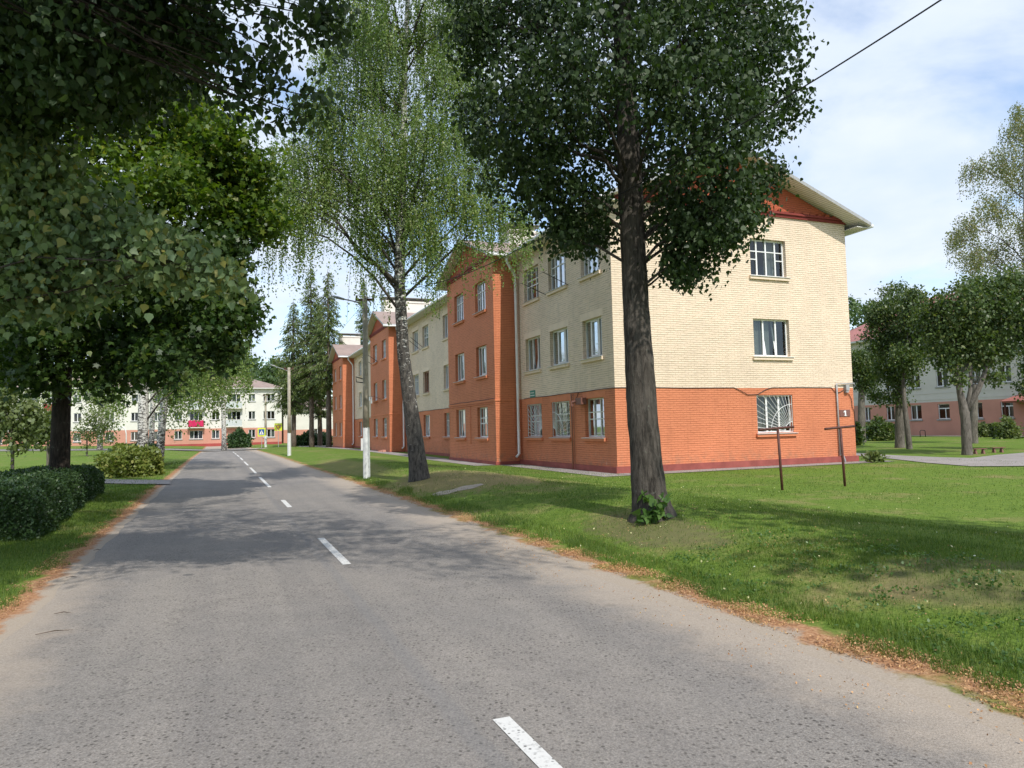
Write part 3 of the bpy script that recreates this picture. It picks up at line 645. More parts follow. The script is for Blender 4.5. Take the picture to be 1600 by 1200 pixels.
def window(root, fr, a0, a1, z0, z1, style='p', curt=None, sillm='orange_render', grille=None, sub=True, rev=0.14, framem='white_paint', label=None):
    mb = MB(); w = a1 - a0; h = z1 - z0; fw = 0.055; d0, d1 = -rev - 0.06, -rev
    def bx(x0, x1, w0, w1, dd=0.0): fr.box(mb, x0, x1, d0, d1 + dd, w0, w1)
    bx(a0, a0 + fw, z0, z1); bx(a1 - fw, a1, z0, z1); bx(a0 + fw, a1 - fw, z0, z0 + fw); bx(a0 + fw, a1 - fw, z1 - fw, z1)
    if style == 'p':
        for x in (a0 + w * 0.30, a0 + w * 0.70): bx(x - 0.035, x + 0.035, z0 + fw, z1 - fw, 0.004)
        x0, x1 = a0 + w * 0.30 + 0.036, a0 + w * 0.70 - 0.036
        bx(x0, x0 + 0.045, z0 + fw + .005, z1 - fw - .005, 0.02); bx(x1 - 0.045, x1, z0 + fw + .005, z1 - fw - .005, 0.02)
        bx(x0 + .045, x1 - .045, z0 + fw + .005, z0 + fw + 0.05, 0.02); bx(x0 + .045, x1 - .045, z1 - fw - 0.05, z1 - fw - .005, 0.02)
    elif style == 't':      # plastic with tilted middle sash
        for x in (a0 + w * 0.33, a0 + w * 0.68): bx(x - 0.035, x + 0.035, z0 + fw, z1 - fw, 0.004)
        for x in (a0 + w * 0.33 + 0.06, a0 + w * 0.68 - 0.06):
            mb.hexa([fr.p(x - .022, d1, z0 + fw), fr.p(x + .022, d1, z0 + fw), fr.p(x + .022, d1 + .04, z0 + fw), fr.p(x - .022, d1 + .04, z0 + fw),
                     fr.p(x - .022, d0 - .12, z1 - fw), fr.p(x + .022, d0 - .12, z1 - fw), fr.p(x + .022, d0 - .08, z1 - fw), fr.p(x - .022, d0 - .08, z1 - fw)])
    elif style == 'w':      # old wooden: four lights and small openers
        for k_ in (0.24, 0.5, 0.76): bx(a0 + w * k_ - 0.03, a0 + w * k_ + 0.03, z0 + fw, z1 - fw, 0.004)
        zt = z0 + h * 0.68
        X = [a0 + fw, a0 + w * .24 - .03, a0 + w * .24 + .03, a0 + w * .5 - .03, a0 + w * .5 + .03, a0 + w * .76 - .03, a0 + w * .76 + .03, a1 - fw]
        for i in range(4): bx(X[2 * i], X[2 * i + 1], zt - .018, zt + .018)
        for i in (0, 3): bx(X[2 * i], X[2 * i + 1], z0 + h * .46 - .018, z0 + h * .46 + .018)
    elif style == 'g':      # wooden three lights with two transoms
        X = [a0 + fw, a0 + w * .34 - .025, a0 + w * .34 + .025, a0 + w * .67 - .025, a0 + w * .67 + .025, a1 - fw]
        for k_ in (0.34, 0.67): bx(a0 + w * k_ - 0.025, a0 + w * k_ + 0.025, z0 + fw, z1 - fw, 0.004)
        for q in (0.46, 0.64):
            for i in range(3): bx(X[2 * i], X[2 * i + 1], z0 + h * q - .02, z0 + h * q + .02)
    elif style == '2':      # two lights
        bx(a0 + w * .5 - .045, a0 + w * .5 + .045, z0 + fw, z1 - fw, 0.004)
    elif style == '3':
        for k_ in (0.33, 0.67): bx(a0 + w * k_ - 0.04, a0 + w * k_ + 0.04, z0 + fw, z1 - fw, 0.004)
    elif style == 'k':      # top light over two lights
        zt = z0 + h * 0.70; bx(a0 + fw, a1 - fw, zt - .04, zt + .04); bx(a0 + w * .6 - .03, a0 + w * .6 + .03, z0 + fw, zt - .04)
    wd = mb.build("window", framem, root, label=label)
    gm = MB(); gm.quad(fr.p(a0 + fw * .5, d0 + .025, z0 + fw * .5), fr.p(a1 - fw * .5, d0 + .025, z0 + fw * .5), fr.p(a1 - fw * .5, d0 + .025, z1 - fw * .5), fr.p(a0 + fw * .5, d0 + .025, z1 - fw * .5))
    gm.build("pane", "window_glass", wd)
    sl_ = MB(); ov = 0.09
    fr.box(sl_, a0 - ov, a1 + ov, -0.02, 0.085, z0 - 0.145, z0 - 0.022, 0)
    if True:
        sl_.hexa([fr.p(a0 - .02, d1, z0 - .018), fr.p(a1 + .02, d1, z0 - .018), fr.p(a1 + ov + .02, 0.12, z0 - .045), fr.p(a0 - ov - .02, 0.12, z0 - .045),
                  fr.p(a0 - .02, d1, z0 + .002), fr.p(a1 + .02, d1, z0 + .002), fr.p(a1 + ov + .02, 0.12, z0 - .028), fr.p(a0 - ov - .02, 0.12, z0 - .028)], 1)
    sl_.build("sill", [sillm, "sill_metal"], wd)
    if curt:
        cm = MB(); matc, parts = curt
        for (f0, f1) in parts:
            n = max(4, int((f1 - f0) * w / 0.045)); pr = None
            for i in range(n + 1):
                a = a0 + w * (f0 + (f1 - f0) * i / n); o_ = d0 - 0.16 + 0.022 * math.sin(i * 1.9)
                cur = (fr.p(a, o_, z0 - .02), fr.p(a, o_, z1 + .02))
                if pr: cm.quad(pr[0], cur[0], cur[1], pr[1])
                pr = cur
        cm.build("curtain", matc, wd, True)
    if grille is not None:
        g = MB()
        if grille in (0, 1): sunray(g, fr, a0 + .02, a1 - .02, z0 + .02, z1 - .02, -0.03, grille)
        g.build("grille", "white_paint", wd)
    return wd
def curt_for(k):
    r = random.Random(k * 7919 + 13)
    opts = [("curtain", [(0.02, 0.30), (0.72, 0.98)]), ("curtain", [(0.03, 0.97)]), ("curtain", [(0.02, 0.36)]), ("curtain_green", [(0.30, 0.97)]), ("curtain", [(0.55, 0.97)]), None, ("curtain_brown", [(0.40, 0.97)])]
    return opts[r.randrange(len(opts))]

ZB = 2.88
bl = empty("apartment_building", (O[0], O[1], 0.0), TH, "long three-storey brick block with orange gabled bays, cream above and orange below", "building", None)
ROWZ = [(1.24, 2.62), (4.06, 5.45), (7.06, 8.45)]
TW = [(8.35, 15.3), (30.1, 37.15), (52.0, 59.3)]
LEN = 67.6; WID = 10.62; TP = 1.144; TOP = 9.35
wmb = MB()     # material slots: cream, orange, plinth, tympanum
streetF = Fr((0, 0), (0, 1), (-1, 0)); gableF = Fr((0, 0), (1, 0), (0, -1))
wincols = {'A': [(0.78, 2.2), (3.42, 5.02), (6.0, 7.52)], 'B': [(16.0, 17.4), (18.7, 20.1), (23.4, 24.9), (26.05, 27.6)], 'C': [(38.1, 39.5), (40.6, 42.0), (44.6, 46.0), (47.8, 49.3)], 'D': [(60.4, 61.8), (63.2, 64.7)]}
stA = {(0, 0): 'g', (1, 0): 'g', (2, 0): 'g', (0, 1): 'p', (1, 1): 'p', (2, 1): 't', (0, 2): 'w', (1, 2): 'w', (2, 2): 'g'}
secs = [('A', 0.0, 8.35), ('B', 15.3, 30.1), ('C', 37.15, 52.0), ('D', 59.3, LEN)]
kk = 0
for nm, v0, v1 in secs:
    fr = Fr((0, v0), (0, 1), (-1, 0)); ops = [(a - v0, b - v0, z0, z1) for a, b in wincols[nm] for z0, z1 in ROWZ]
    wall(wmb, fr, v1 - v0, 0.0, TOP, ops, [(ZB, 1), (99, 0)])
    for ci, (a, b) in enumerate(wincols[nm]):
        for ri, (z0, z1) in enumerate(ROWZ):
            kk += 1
            st = stA[(ci, ri)] if nm == 'A' else ['p', 'w', 't', 'g', 'p'][(kk * 7 + ri) % 5]
            gr = {(1, 0): 1, (2, 0): 0}.get((ci, ri)) if nm == 'A' else None
            cu = curt_for(kk)
            if nm == 'A': cu = {(2, 2): ("curtain_brown", [(0.3, 0.97)]), (0, 1): ("curtain", [(0.02, .97)]), (1, 1): ("curtain_green", [(0.05, .97)]), (0, 0): ("curtain", [(.02, .4), (.6, .97)])}.get((ci, ri), cu)
            fm = 'brown_paint' if nm == 'B' and (ci, ri) == (2, 1) else ('wood_paint' if st in 'wg' and ri == 0 else 'white_paint')
            window(bl, fr, a - v0, b - v0, z0, z1, st, cu, "orange_render" if ri == 0 else "cream_render", gr, framem=fm)
            fr.box(wmb, a - v0 - .12, b - v0 + .12, 0.0, 0.006, z1 + 0.002, z1 + 0.26, 4 if ri == 0 else 5)
for ti, (v0, v1) in enumerate(TW):
    fr = Fr((-TP, v0), (0, 1), (-1, 0)); w_ = v1 - v0
    cols = [(1.02, 2.45), (w_ - 2.7, w_ - 1.22)]
    ops = [(a, b, z0, z1) for a, b in cols for z0, z1 in ROWZ]
    wall(wmb, fr, w_, 0.0, TOP, ops, [(99, 1)])
    wall(wmb, Fr((0, v0), (-1, 0), (0, -1)), TP, 0.0, TOP, [], [(99, 1)]); wall(wmb, Fr((-TP, v1), (1, 0), (0, 1)), TP, 0.0, TOP, [], [(99, 1)])
    for ci, (a, b) in enumerate(cols):
        for ri, (z0, z1) in enumerate(ROWZ):
            kk += 1
            st = {(0, 0): 'g', (1, 0): 't', (0, 1): 'p', (1, 1): 'p', (0, 2): 'w', (1, 2): 'w'}[(ci, ri)]
            window(bl, fr, a, b, z0, z1, st, ("curtain_green", [(.03, .97)]) if kk % 2 else curt_for(kk), "orange_render")
    # string course
    fr.box(wmb, -0.03, w_ + .03, 0.0, 0.03, ZB - 0.05, ZB + 0.02, 4); Fr((0, v0), (-1, 0), (0, -1)).box(wmb, 0, TP, 0.0, 0.03, ZB - .05, ZB + .02, 4)
    # tympanum
    vm = (v0 + v1) / 2; pk = TOP + 0.384 * (w_ / 2)
    wmb.add([(-TP, v0, TOP), (-TP, v1, TOP), (-TP, vm, pk)], [(0, 1, 2)], 3)
    fr.box(wmb, -0.02, w_ + 0.02, 0.0, 0.09, TOP - 0.02, TOP + 0.09, 6); fr.box(wmb, -0.02, w_ + 0.02, 0.0, 0.05, TOP - 0.12, TOP - 0.022, 6)
# gable end
gops = [(5.9, 7.58, z0, z1) for z0, z1 in ROWZ]
wall(wmb, gableF, WID, 0.0, TOP, gops, [(ZB, 1), (99, 0)])
for ri, (z0, z1) in enumerate(ROWZ):
    window(bl, gableF, 5.9, 7.58, z0, z1, ['3', 't', 'w'][ri], [("curtain", [(.03, .97)]), ("curtain", [(.02, .6)]), ("curtain", [(.55, .85)])][ri], "orange_render" if ri == 0 else "cream_render", 1 if ri == 0 else None)
RU = WID / 2
wmb.add([(0, 0, TOP), (WID, 0, TOP), (RU, 0, TOP + 0.384 * RU)], [(0, 1, 2)], 3)
gableF.box(wmb, -0.02, WID + 0.03, 0.0, 0.07, TOP + 0.0, TOP + 0.10, 6); gableF.box(wmb, -0.02, WID + 0.05, 0.0, 0.12, TOP + 0.102, TOP + 0.20, 6)
for i in range(26):       # crumbling dentil course
    if random.random() < 0.75:
        a = 0.35 + i * 0.385; gableF.box(wmb, a, a + random.uniform(.16, .3), 0.0, random.uniform(.06, .12), TOP + .202, TOP + random.uniform(.25, .30), 3)
wall(wmb, Fr((WID, LEN), (0, -1), (1, 0)), LEN, 0.0, TOP, [], [(ZB, 1), (99, 0)]); wall(wmb, Fr((WID, LEN), (-1, 0), (0, 1)), WID, 0.0, TOP, [], [(ZB, 1), (99, 0)])
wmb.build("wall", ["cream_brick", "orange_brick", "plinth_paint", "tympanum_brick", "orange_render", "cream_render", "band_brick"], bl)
# plinth, proud of the wall
pm = MB()
gableF.box(pm, -0.06, WID + 0.06, 0.0, 0.06, -0.2, 0.26)
for nm, v0, v1 in secs: Fr((0, 0), (0, 1), (-1, 0)).box(pm, v0 if nm != 'A' else 0.0, v1, 0.0, 0.06, -0.2, 0.24)
for v0, v1 in TW: Fr((-TP, 0), (0, 1), (-1, 0)).box(pm, v0 - .04, v1 + .04, 0.0, 0.05, -0.2, 0.19); Fr((0, v0), (-1, 0), (0, -1)).box(pm, 0.07, TP, 0.0, 0.04, -0.2, 0.185)
pm.build("plinth", "plinth_paint", bl)
im = MB(); im.box(0.9, WID - 0.9, 0.9, LEN - 1, 0.1, 9.2); 
for v0, v1 in TW: im.box(-TP + 0.75, 0.89, v0 + .3, v1 - .3, 0.1, 9.2)
im.build("interior", "room_dark", bl)
# roof
rm = MB(); sl = 0.384; e = 0.6; T = 0.13; y0, y1 = -0.75, LEN + 0.6
zr = TOP + sl * RU
def slab(p0, p1, p2, p3, T=T):   # top sheet + underside + edges
    d = np.array([0, 0, T]); P = [np.array(p, float) for p in (p0, p1, p2, p3)]
    rm.quad(*P, 0); Q = [p - d for p in P]; rm.quad(Q[3], Q[2], Q[1], Q[0], 1)
    for i in range(4):
        j = (i + 1) % 4; rm.quad(P[j], P[i], Q[i], Q[j], 2)
zt = T + 0.03
slab((-e, y0, TOP - sl * e + zt), (RU, y0, zr + zt), (RU, y1, zr + zt), (-e, y1, TOP - sl * e + zt))
slab((RU, y0, zr + zt), (WID + e, y0, TOP - sl * e + zt), (WID + e, y1, TOP - sl * e + zt), (RU, y1, zr + zt))
rm.box(-e + 0.02, -0.002, y0 + 0.15, y1 - .1, TOP - sl * e - 0.02, TOP - sl * e + 0.012, 1); rm.box(WID + .002, WID + e - .02, y0 + .15, y1 - .1, TOP - sl * e - .02, TOP - sl * e + .012, 1)
for v0, v1 in TW:
    vm = (v0 + v1) / 2; hw = (v1 - v0) / 2 + 0.5; x0, x1 = -TP - 0.5, 3.9; zp = TOP + sl * ((v1 - v0) / 2) + zt + 0.012; ze = TOP - sl * 0.5 + zt + 0.012
    slab((x0, vm - hw, ze), (x1, vm - hw, ze), (x1, vm, zp), (x0, vm, zp)); slab((x0, vm, zp), (x1, vm, zp), (x1, vm + hw, ze), (x0, vm + hw, ze))
rm.build("roof", ["roof_sheet", "soffit", "grey_metal"], bl)
gm = MB()
def gutter(mb, p, q, r=0.07): mb.tube([p, q], r, 8)
zg = TOP - sl * e + 0.03
prev = y0 + .1
for v0, v1 in TW + [(LEN + .5, LEN + 1)]:
    gutter(gm, (-e - .06, prev, zg), (-e - .06, v0 - 0.55, zg)); prev = v1 + 0.55
for v0, v1 in TW:
    gutter(gm, (-TP - .5, v0 - .56, zg + .03), (-e - 0.1, v0 - .56, zg + .03)); gutter(gm, (-TP - .5, v1 + .56, zg + .03), (-e - .1, v1 + .56, zg + .03))
gutter(gm, (WID + e + .05, y0, zg), (WID + e + .05, LEN, zg))
gm.build("gutter", "white_paint", bl, True)
for v0, v1 in TW:
    dm = MB(); dm.tube([(-e - .06, v0 - .5, zg - .02), (-e - .06, v0 - .5, zg - .22), (-0.18, v0 - 0.22, zg - 0.75), (-0.16, v0 - 0.2, zg - 1.0), (-0.16, v0 - .2, 4.0), (-0.16, v0 - .2, .5), (-0.3, v0 - .2, .36)], 0.062, 10)
    for z in (1.5, 3.5, 5.5, 7.5): dm.tube([(-0.16, v0 - .2, z), (-0.16, v0 - .2, z + .05)], .07, 10)
    dm.build("downpipe", "white_paint", bl, True)
for (u0, u1, v_, zt_) in ((0.1, 2.4, 62.0, 13.15), (0.3, 4.4, 38.3, 13.1), (1.4, 3.0, 12.6, 12.3)):
    cm = MB(); cm.box(u0, u1, v_, v_ + 1.4, 9.6, zt_ - .45, 0); cm.box(u0 - .06, u1 + .06, v_ - .06, v_ + 1.46, zt_ - .60, zt_ - .52, 0)
    for q in (u0 + .1, (u0 + u1) / 2, u1 - .2): cm.box(q, q + .1, v_ + .1, v_ + .2, zt_ - .45, zt_ - .2, 1)
    cm.hexa([(u0 - .15, v_ - .15, zt_ - .2), (u1 + .15, v_ - .15, zt_ - .2), (u1 + .15, v_ + 1.55, zt_ - .2), (u0 - .15, v_ + 1.55, zt_ - .2), (u0 - .15, v_ - .15, zt_ - .17), (u1 + .15, v_ - .15, zt_ - .17), (u1 + .05, v_ + .7, zt_), (u0 - .05, v_ + .7, zt_)], 1)
    cm.build("chimney", ["chimney_render", "grey_metal"], bl)
# pipes, cables, plates on the walls
gp = MB(); gp.tube([(9.72, -.07, .3), (9.72, -.07, 3.04), (10.62, -.07, 3.05)], .032, 8); gp.tube([(9.72, -.07, .32), (9.86, -.09, .26), (9.92, -.1, .1), (9.92, -.1, -.05)], .035, 8); gp.build("gas_pipe", "grey_metal", bl, True)
gb = MB(); gb.box(10.13, 10.30, -.14, -.002, 2.78, 3.0); gb.box(10.15, 10.28, -.12, -.002, 2.7, 2.778); gb.build("meter_box", "grey_metal", bl)
cbm = MB(); z = ZB + .01
def cable(pts, r=.012): q = MB(); q.tube(pts, r, 5, 0, False); q.build('cable', 'black_cable', bl)
cable([(-.02, -.02, z), (1.2, -.02, z + .012), (2.8, -.02, z - .01), (4.9, -.02, z), (5.15, -.03, z - .1), (5.5, -.03, z - .26), (5.95, -.03, z - .24), (6.3, -.03, z - .08), (6.6, -.02, z), (8, -.02, z + .01), (9.5, -.02, z), (9.7, -.03, z - .2), (9.9, -.03, z - .18), (10.1, -.03, z - .1)])
cable([(10.25, -.04, 2.7), (10.4, -.03, 2.6), (10.5, -.03, 2.4), (10.5, -.03, 2.15), (10.6, -.03, 1.95), (10.63, -.03, 1.2)])
cable([(-.02, v_, z + .01 * math.sin(v_ * 2.1)) for v_ in np.arange(0, 8.3, .6)]); cable([(-.02, 2.6, z), (-.03, 2.75, z - .2)])
cable([(-.02, v_, z + .01 * math.sin(v_ * 2.1)) for v_ in np.arange(15.4, 30, .8)]); cable([(-.02, v_, z + .01 * math.sin(v_ * 2.1)) for v_ in np.arange(37.3, 52, .8)])
cable([(-TP - .04, v_, z + .05 + .012 * math.sin(v_ * 3)) for v_ in np.arange(8.4, 15.3, .6)])
rp = MB(); rp.tube([(-.06, 3.14, 0.0), (-.06, 3.14, 2.85)], .028, 8); rp.tube([(-.06, 2.95, 0.0), (-.06, 2.95, 2.85)], .01, 6); rp.build("riser_pipe", "brown_paint", bl, True)
yp = MB(); yp.tube([(-TP - .03, 8.6, 2.75), (-TP - .03, 15.1, 2.75)], .014, 6); yp.tube([(-TP - .03, 11.75, 2.75), (-TP - .03, 11.75, .9)], .014, 6); yp.tube([(-.3, 8.31, 2.72), (-.3, 8.31, 1.0), (-.15, 8.31, .95)], .014, 6); yp.build("thin_gas_pipe", "orange_render", bl, True)
npl = MB(); npl.box(9.86, 10.38, -.03, -.002, 1.78, 2.04, 0); npl.box(10.10, 10.165, -.036, -.031, 1.815, 2.005, 1); npl.hexa([(10.045, -.036, 1.925), (10.099, -.036, 1.955), (10.099, -.031, 1.955), (10.045, -.031, 1.925), (10.045, -.036, 1.965), (10.099, -.036, 2.005), (10.099, -.031, 2.005), (10.045, -.031, 1.965)], 1); npl.box(10.06, 10.205, -.036, -.031, 1.80, 1.814, 1)
npl.build("number_plate", ["plate_brown", "sign_white"], bl, label="brown plate with the white number 1")
spm = MB(); spm.box(-.03, -.002, 6.6, 7.1, 2.9, 3.2, 0); spm.box(-.034, -.031, 6.62, 7.08, 2.97, 3.0, 1); spm.box(-.034, -.031, 6.66, 7.04, 3.08, 3.11, 1); spm.build("street_plate", ["plate_green", "sign_white"], bl)
vb = MB(); vb.box(-.22, -.002, 2.05, 2.5, 2.42, 2.66); vb.tube([(-.2, 2.5, 2.55), (-.3, 2.62, 2.5), (-.3, 2.62, 2.38)], .05, 8); vb.build("vent_hood", "plate_brown", bl)
for (v_, z_, L_) in ((5.3, 6.95, .9), (6.0, 6.95, .9)):
    pass
lb = MB(); lb.tube([(-.02, 5.25, 7.0), (-.75, 6.05, 7.6)], .016, 5); lb.tube([(-.02, 3.2, 7.0), (-.75, 3.9, 7.6)], .014, 5); lb.tube([(-.75, 3.5, 7.58), (-.75, 6.3, 7.6)], .006, 4)
for v_ in (24.5, 25.4): lb.tube([(-.02, v_, 7.0), (-.8, v_ + .4, 7.75)], .018, 5)
for v_ in (34.0, 36.3): lb.tube([(-TP - .02, v_, 7.0), (-TP - .8, v_ + .3, 7.6)], .02, 5)
lb.build("drying_bracket", "black_cable", bl)
# laundry hung under the second-bay windows: its own thing
lr = empty("laundry", (*uv2w(-TP - .35, 34.6), 0), TH, "small washing hung on a bracket under the far bay's middle windows", "laundry")
lm = MB(); lm.tube([(0.3, -2.2, 4.0), (-.35, -2.3, 4.25), (-.35, 1.6, 4.45), (.3, 1.5, 4.2)], .015, 5); lm.build("bracket", "rust_steel", lr)
for (a, b, zc, hh, mt) in ((-.1, .45, 4.2, .55, "cloth_dark"), (.5, .7, 4.3, .75, "sign_white"), (-1.6, -1.35, 4.15, .5, "sign_white"), (-.9, -.3, 4.2, .3, "sign_white")):
    q = MB(); pr = None
    for i in range(7):
        y = a + (b - a) * i / 6; c = ((-.35 + .02 * math.sin(i * 2), y, zc + .1), (-.35 + .05 * math.sin(i * 2.2), y, zc + .1 - hh))
        if pr: q.quad(pr[0], c[0], c[1], pr[1])
        pr = c
    q.build("cloth", mt, lr, True)
br_ = MB()
rb = empty("brick_rubble", (*uv2w(-TP - .3, 30.6), 0.1), TH, "small heap of reddish bricks at the foot of the second bay", "rubble")
for i in range(7):
    y = random.uniform(-.4, 1.6); x = random.uniform(-.2, .2); br_.box(x, x + .25, y, y + .14, 0.0, random.uniform(.08, .2))
br_.build("brick", "far_pink", rb)

def far_building(name, label, base_uv, flip, length, depth, wins, z0, zband, zplinth, ztop, mats, rise, over=0.6, group=None):
    """front wall runs along local x from 0 to length, facing local -y"""
    r = empty(name, (*base_uv[0], 0), base_uv[1], label, "building", group)
    m = MB(); fr = Fr((0, 0), (1, 0), (0, -1)); ops = [w[:4] for w in wins]
    wall(m, fr, length, z0, ztop, ops, [(zplinth, 2), (zband, 1), (99, 0)], 0.15)
    bands = [(zplinth, 2), (zband, 1), (99, 0)]
    wall(m, Fr((0, depth), (0, -1), (-1, 0)), depth, z0, ztop, [], bands); wall(m, Fr((length, 0), (0, 1), (1, 0)), depth, z0, ztop, [], bands); wall(m, Fr((length, depth), (-1, 0), (0, 1)), length, z0, ztop, [], bands)
    m.build("wall", mats[:3], r)
    q = MB(); q.box(.6, length - .6, .7, depth - .6, z0 + .1, ztop - .1); q.build("interior", "room_dark", r)
    R = MB(); x0, x1, y0_, y1_ = -over, length + over, -over, depth + over; hr = depth / 2 + over; zt_ = ztop + rise; T_ = .14
    c = [(x0, y0_, ztop + T_), (x1, y0_, ztop + T_), (x1, y1_, ztop + T_), (x0, y1_, ztop + T_)]; a, b = (x0 + hr, (y0_ + y1_) / 2, zt_), (x1 - hr, (y0_ + y1_) / 2, zt_)
    R.add([c[0], c[1], b, a], [(0, 1, 2, 3)], 0); R.add([c[1], c[2], b], [(0, 1, 2)], 0); R.add([c[2], c[3], a, b], [(0, 1, 2, 3)], 0); R.add([c[3], c[0], a], [(0, 1, 2)], 0)
    R.box(x0, x1, y0_, y1_, ztop - .02, ztop + T_ - .004, 1)
    R.build("roof", [mats[3], "soffit"], r)
    for w in wins:
        window(r, fr, *w[:4], w[4], w[5] if len(w) > 5 else curt_for(int(w[0] * 10 + w[2])), "grey_metal", rev=.1)
    return r, fr
# far block across the end of the street. local x = u + 52
X0 = 54.0
def fx(u): return u + X0
rows = [(1.15, 2.45), (4.15, 5.45), (7.1, 8.3)]
fw = []
cols_ = [(-8.6, -7.55, '2'), (-6.3, -4.5, '3'), (-14.15, -13.0, '2'), (-19.6, -18.5, '2'), (-25.7, -24.7, '2'), (-33.4, -32.4, '2'), (-38.9, -37.9, '2'), (-43.5, -42.4, '2'), (-47.5, -46.3, '2'), (-29.2, -28.0, '2'), (-22.6, -21.4, '2')]
for a, b, st in cols_:
    for z0, z1 in rows: fw.append((fx(a), fx(b), z0, z1, st))
fw.append((fx(-17.4), fx(-15.5), rows[0][0], rows[0][1], '3')); 
for a, b in ((-17.4, -15.5), (-11.8, -9.8), (-36.9, -35.4)):
    for z0, z1 in rows[1:]: fw.append((fx(a), fx(b), z0 - .1, z1, '3'))
fb, ffr = far_building("apartment_building", "pale three-storey block with pinkish ground floor closing the end of the street", (uv2w(-3.4 - X0 + 3.4 - 0.0, 104), TH), 1, X0 - 3.4, 12, fw, -1.0, 2.75, 0.35, 9.15, ["far_white", "far_pink", "far_red", "roof_sheet"], 2.5)
for (a, b, z0, mt) in ((-17.6, -15.3, 5.9, "balcony_panel"), (-17.6, -15.3, 3.0, "dark_red"), (-12.0, -9.6, 3.05, "balcony_panel"), (-12.0, -9.6, 6.0, "balcony_panel"), (-37.1, -35.2, 5.85, "dark_red"), (-37.1, -35.2, 3.0, "balcony_panel")):
    bm_ = MB(); a, b = fx(a), fx(b)
    ffr.box(bm_, a - .1, b + .1, 0.002, .95, z0 - .12, z0, 0); ffr.box(bm_, a, b, .86, .9, z0 + .002, z0 + 1.02, 1); ffr.box(bm_, a, a + .04, .003, .858, z0 + .002, z0 + 1.02, 1); ffr.box(bm_, b - .04, b, .003, .858, z0 + .002, z0 + 1.02, 1)
    ffr.box(bm_, a - .02, b + .02, .84, .93, z0 + 1.022, z0 + 1.07, 0)
    bm_.build("balcony", ["far_white", mt], fb)
bk = MB(); pr = None
for i in range(13):
    a = fx(-17.5) + 2.1 * i / 12; c = (ffr.p(a, .935 + .03 * math.sin(i * 1.7), 4.1), ffr.p(a, .95 + .05 * math.sin(i * 1.3), 3.15 - .12 * math.sin(i * .6)))
    if pr: bk.quad(pr[0], c[0], c[1], pr[1])
    pr = c
bl_o = bk.build("blanket", "red_cloth", None, True, label="crimson blanket hung over a balcony rail of the far block", cat="blanket"); bl_o.location = fb.location; bl_o.rotation_euler = fb.rotation_euler
# lower pale building right of it
fw2 = [(20.2, 21.4, 1.2, 2.4, '2'), (5.2, 6.4, 1.2, 2.4, '2')]
far_building("service_building", "low white hall with pink base and brown roof behind the spruces", (uv2w(-2.6, 111), TH), 1, 26, 11, fw2, -1.0, 2.3, -0.5, 5.7, ["far_white", "far_pink", "far_pink", "roof_sheet"], 2.3)
# right-hand far block: faces the street side (-u). local x runs along -v
xr = lambda v: 36.0 - v
fw3 = []
for v0, v1, st in ((31.4, 30.7, '2'), (28.9, 28.0, '2'), (26.3, 25.2, '2'), (23.6, 22.5, 'k'), (20.6, 19.6, '2'), (18.1, 17.1, 'k'), (12.6, 11.6, '2'), (8, 7, '2'), (3, 2, '2'), (-3, -4, '2')):
    for z0, z1 in ((1.6, 2.9), (4.45, 5.8), (7.3, 8.6)): fw3.append((xr(v0), xr(v1), z0, z1, st if z0 < 2 else '2'))
rbld, rfr = far_building("apartment_building", "pale block with pink ground floor and red roof behind the clipped limes", (uv2w(46.2, 36.0), TH - math.pi / 2), 1, 46, 12, fw3, -.3, 3.1, 0.55, 9.3, ["right_white", "far_pink", "far_pink", "roof_red"], 4.2, 0.7)
cn = MB(); rfr.box(cn, xr(16.9), xr(14.2), .002, 1.6, 2.75, 2.85, 0); cn.hexa([rfr.p(xr(17.0), .002, 2.86), rfr.p(xr(14.1), .002, 2.86), rfr.p(xr(14.1), 1.75, 2.86), rfr.p(xr(17.0), 1.75, 2.86), rfr.p(xr(16.2), .002, 3.5), rfr.p(xr(14.9), .002, 3.5), rfr.p(xr(15.0), .3, 3.5), rfr.p(xr(16.1), .3, 3.5)], 0)
rfr.box(cn, xr(16.8), xr(16.7), 1.45, 1.55, 0, 2.748, 1); cn.build("entrance_canopy", ["roof_red", "rust_steel"], rbld)
rs = MB(); rfr.box(rs, 0, 46, .002, .03, 3.85, 3.9); rfr.box(rs, 0, 46, .002, .03, 3.3, 3.34); rs.build("string_course", "right_white", rbld)

# ------------------------------------------------------------------ street poles, signs, posts, wires
def gz(p): return float(H(p[0], p[1]))
def pole(px, py, label, arm, top, white, r0, r1, insul=True):
    p = None; z = 0.05
    for _ in range(4): p = gnd(px, py, z); z = gz(p)
    r = empty("street_lamp", (p[0], p[1], z), 0, label, "lamp post", "lamp posts along the right verge")
    lean = 0.0
    m = MB(); m.tube([(0, 0, -.3), (0, 0, white)], [r0 * 1.05, r0], 8); m.build("painted_base", "pole_white", r)
    m = MB(); m.tube([(0, 0, white - .02), (lean, 0, top * .5), (lean * 2, 0, top)], [r0 * .985, (r0 + r1) / 2, r1], 12, 0, True, .02); m.build("pole", "pole_wood", r, True)
    m = MB(); d = np.array(arm); e_ = np.array([0, 0, top - .28]); m.tube([e_, e_ + d * .5 + [0, 0, .02], e_ + d], .024, 6)
    m.build("lamp_arm", "grey_metal", r, True)
    m = MB(); h0 = e_ + d; dn = d / np.linalg.norm(d); m.tube([h0 - dn * .05, h0 + dn * .18, h0 + dn * .42], [.035, .05, .02], 8); m.build("lamp_head", "grey_metal", r, True)
    m = MB(); m.box(-.32, .32, -.03, .03, top - .14, top - .07)
    for x in (-.28, .28): m.tube([(x, 0, top - .07), (x, 0, top + .05)], .035, 6)
    m.build("crossarm", "rust_steel", r)
    return r, p, z
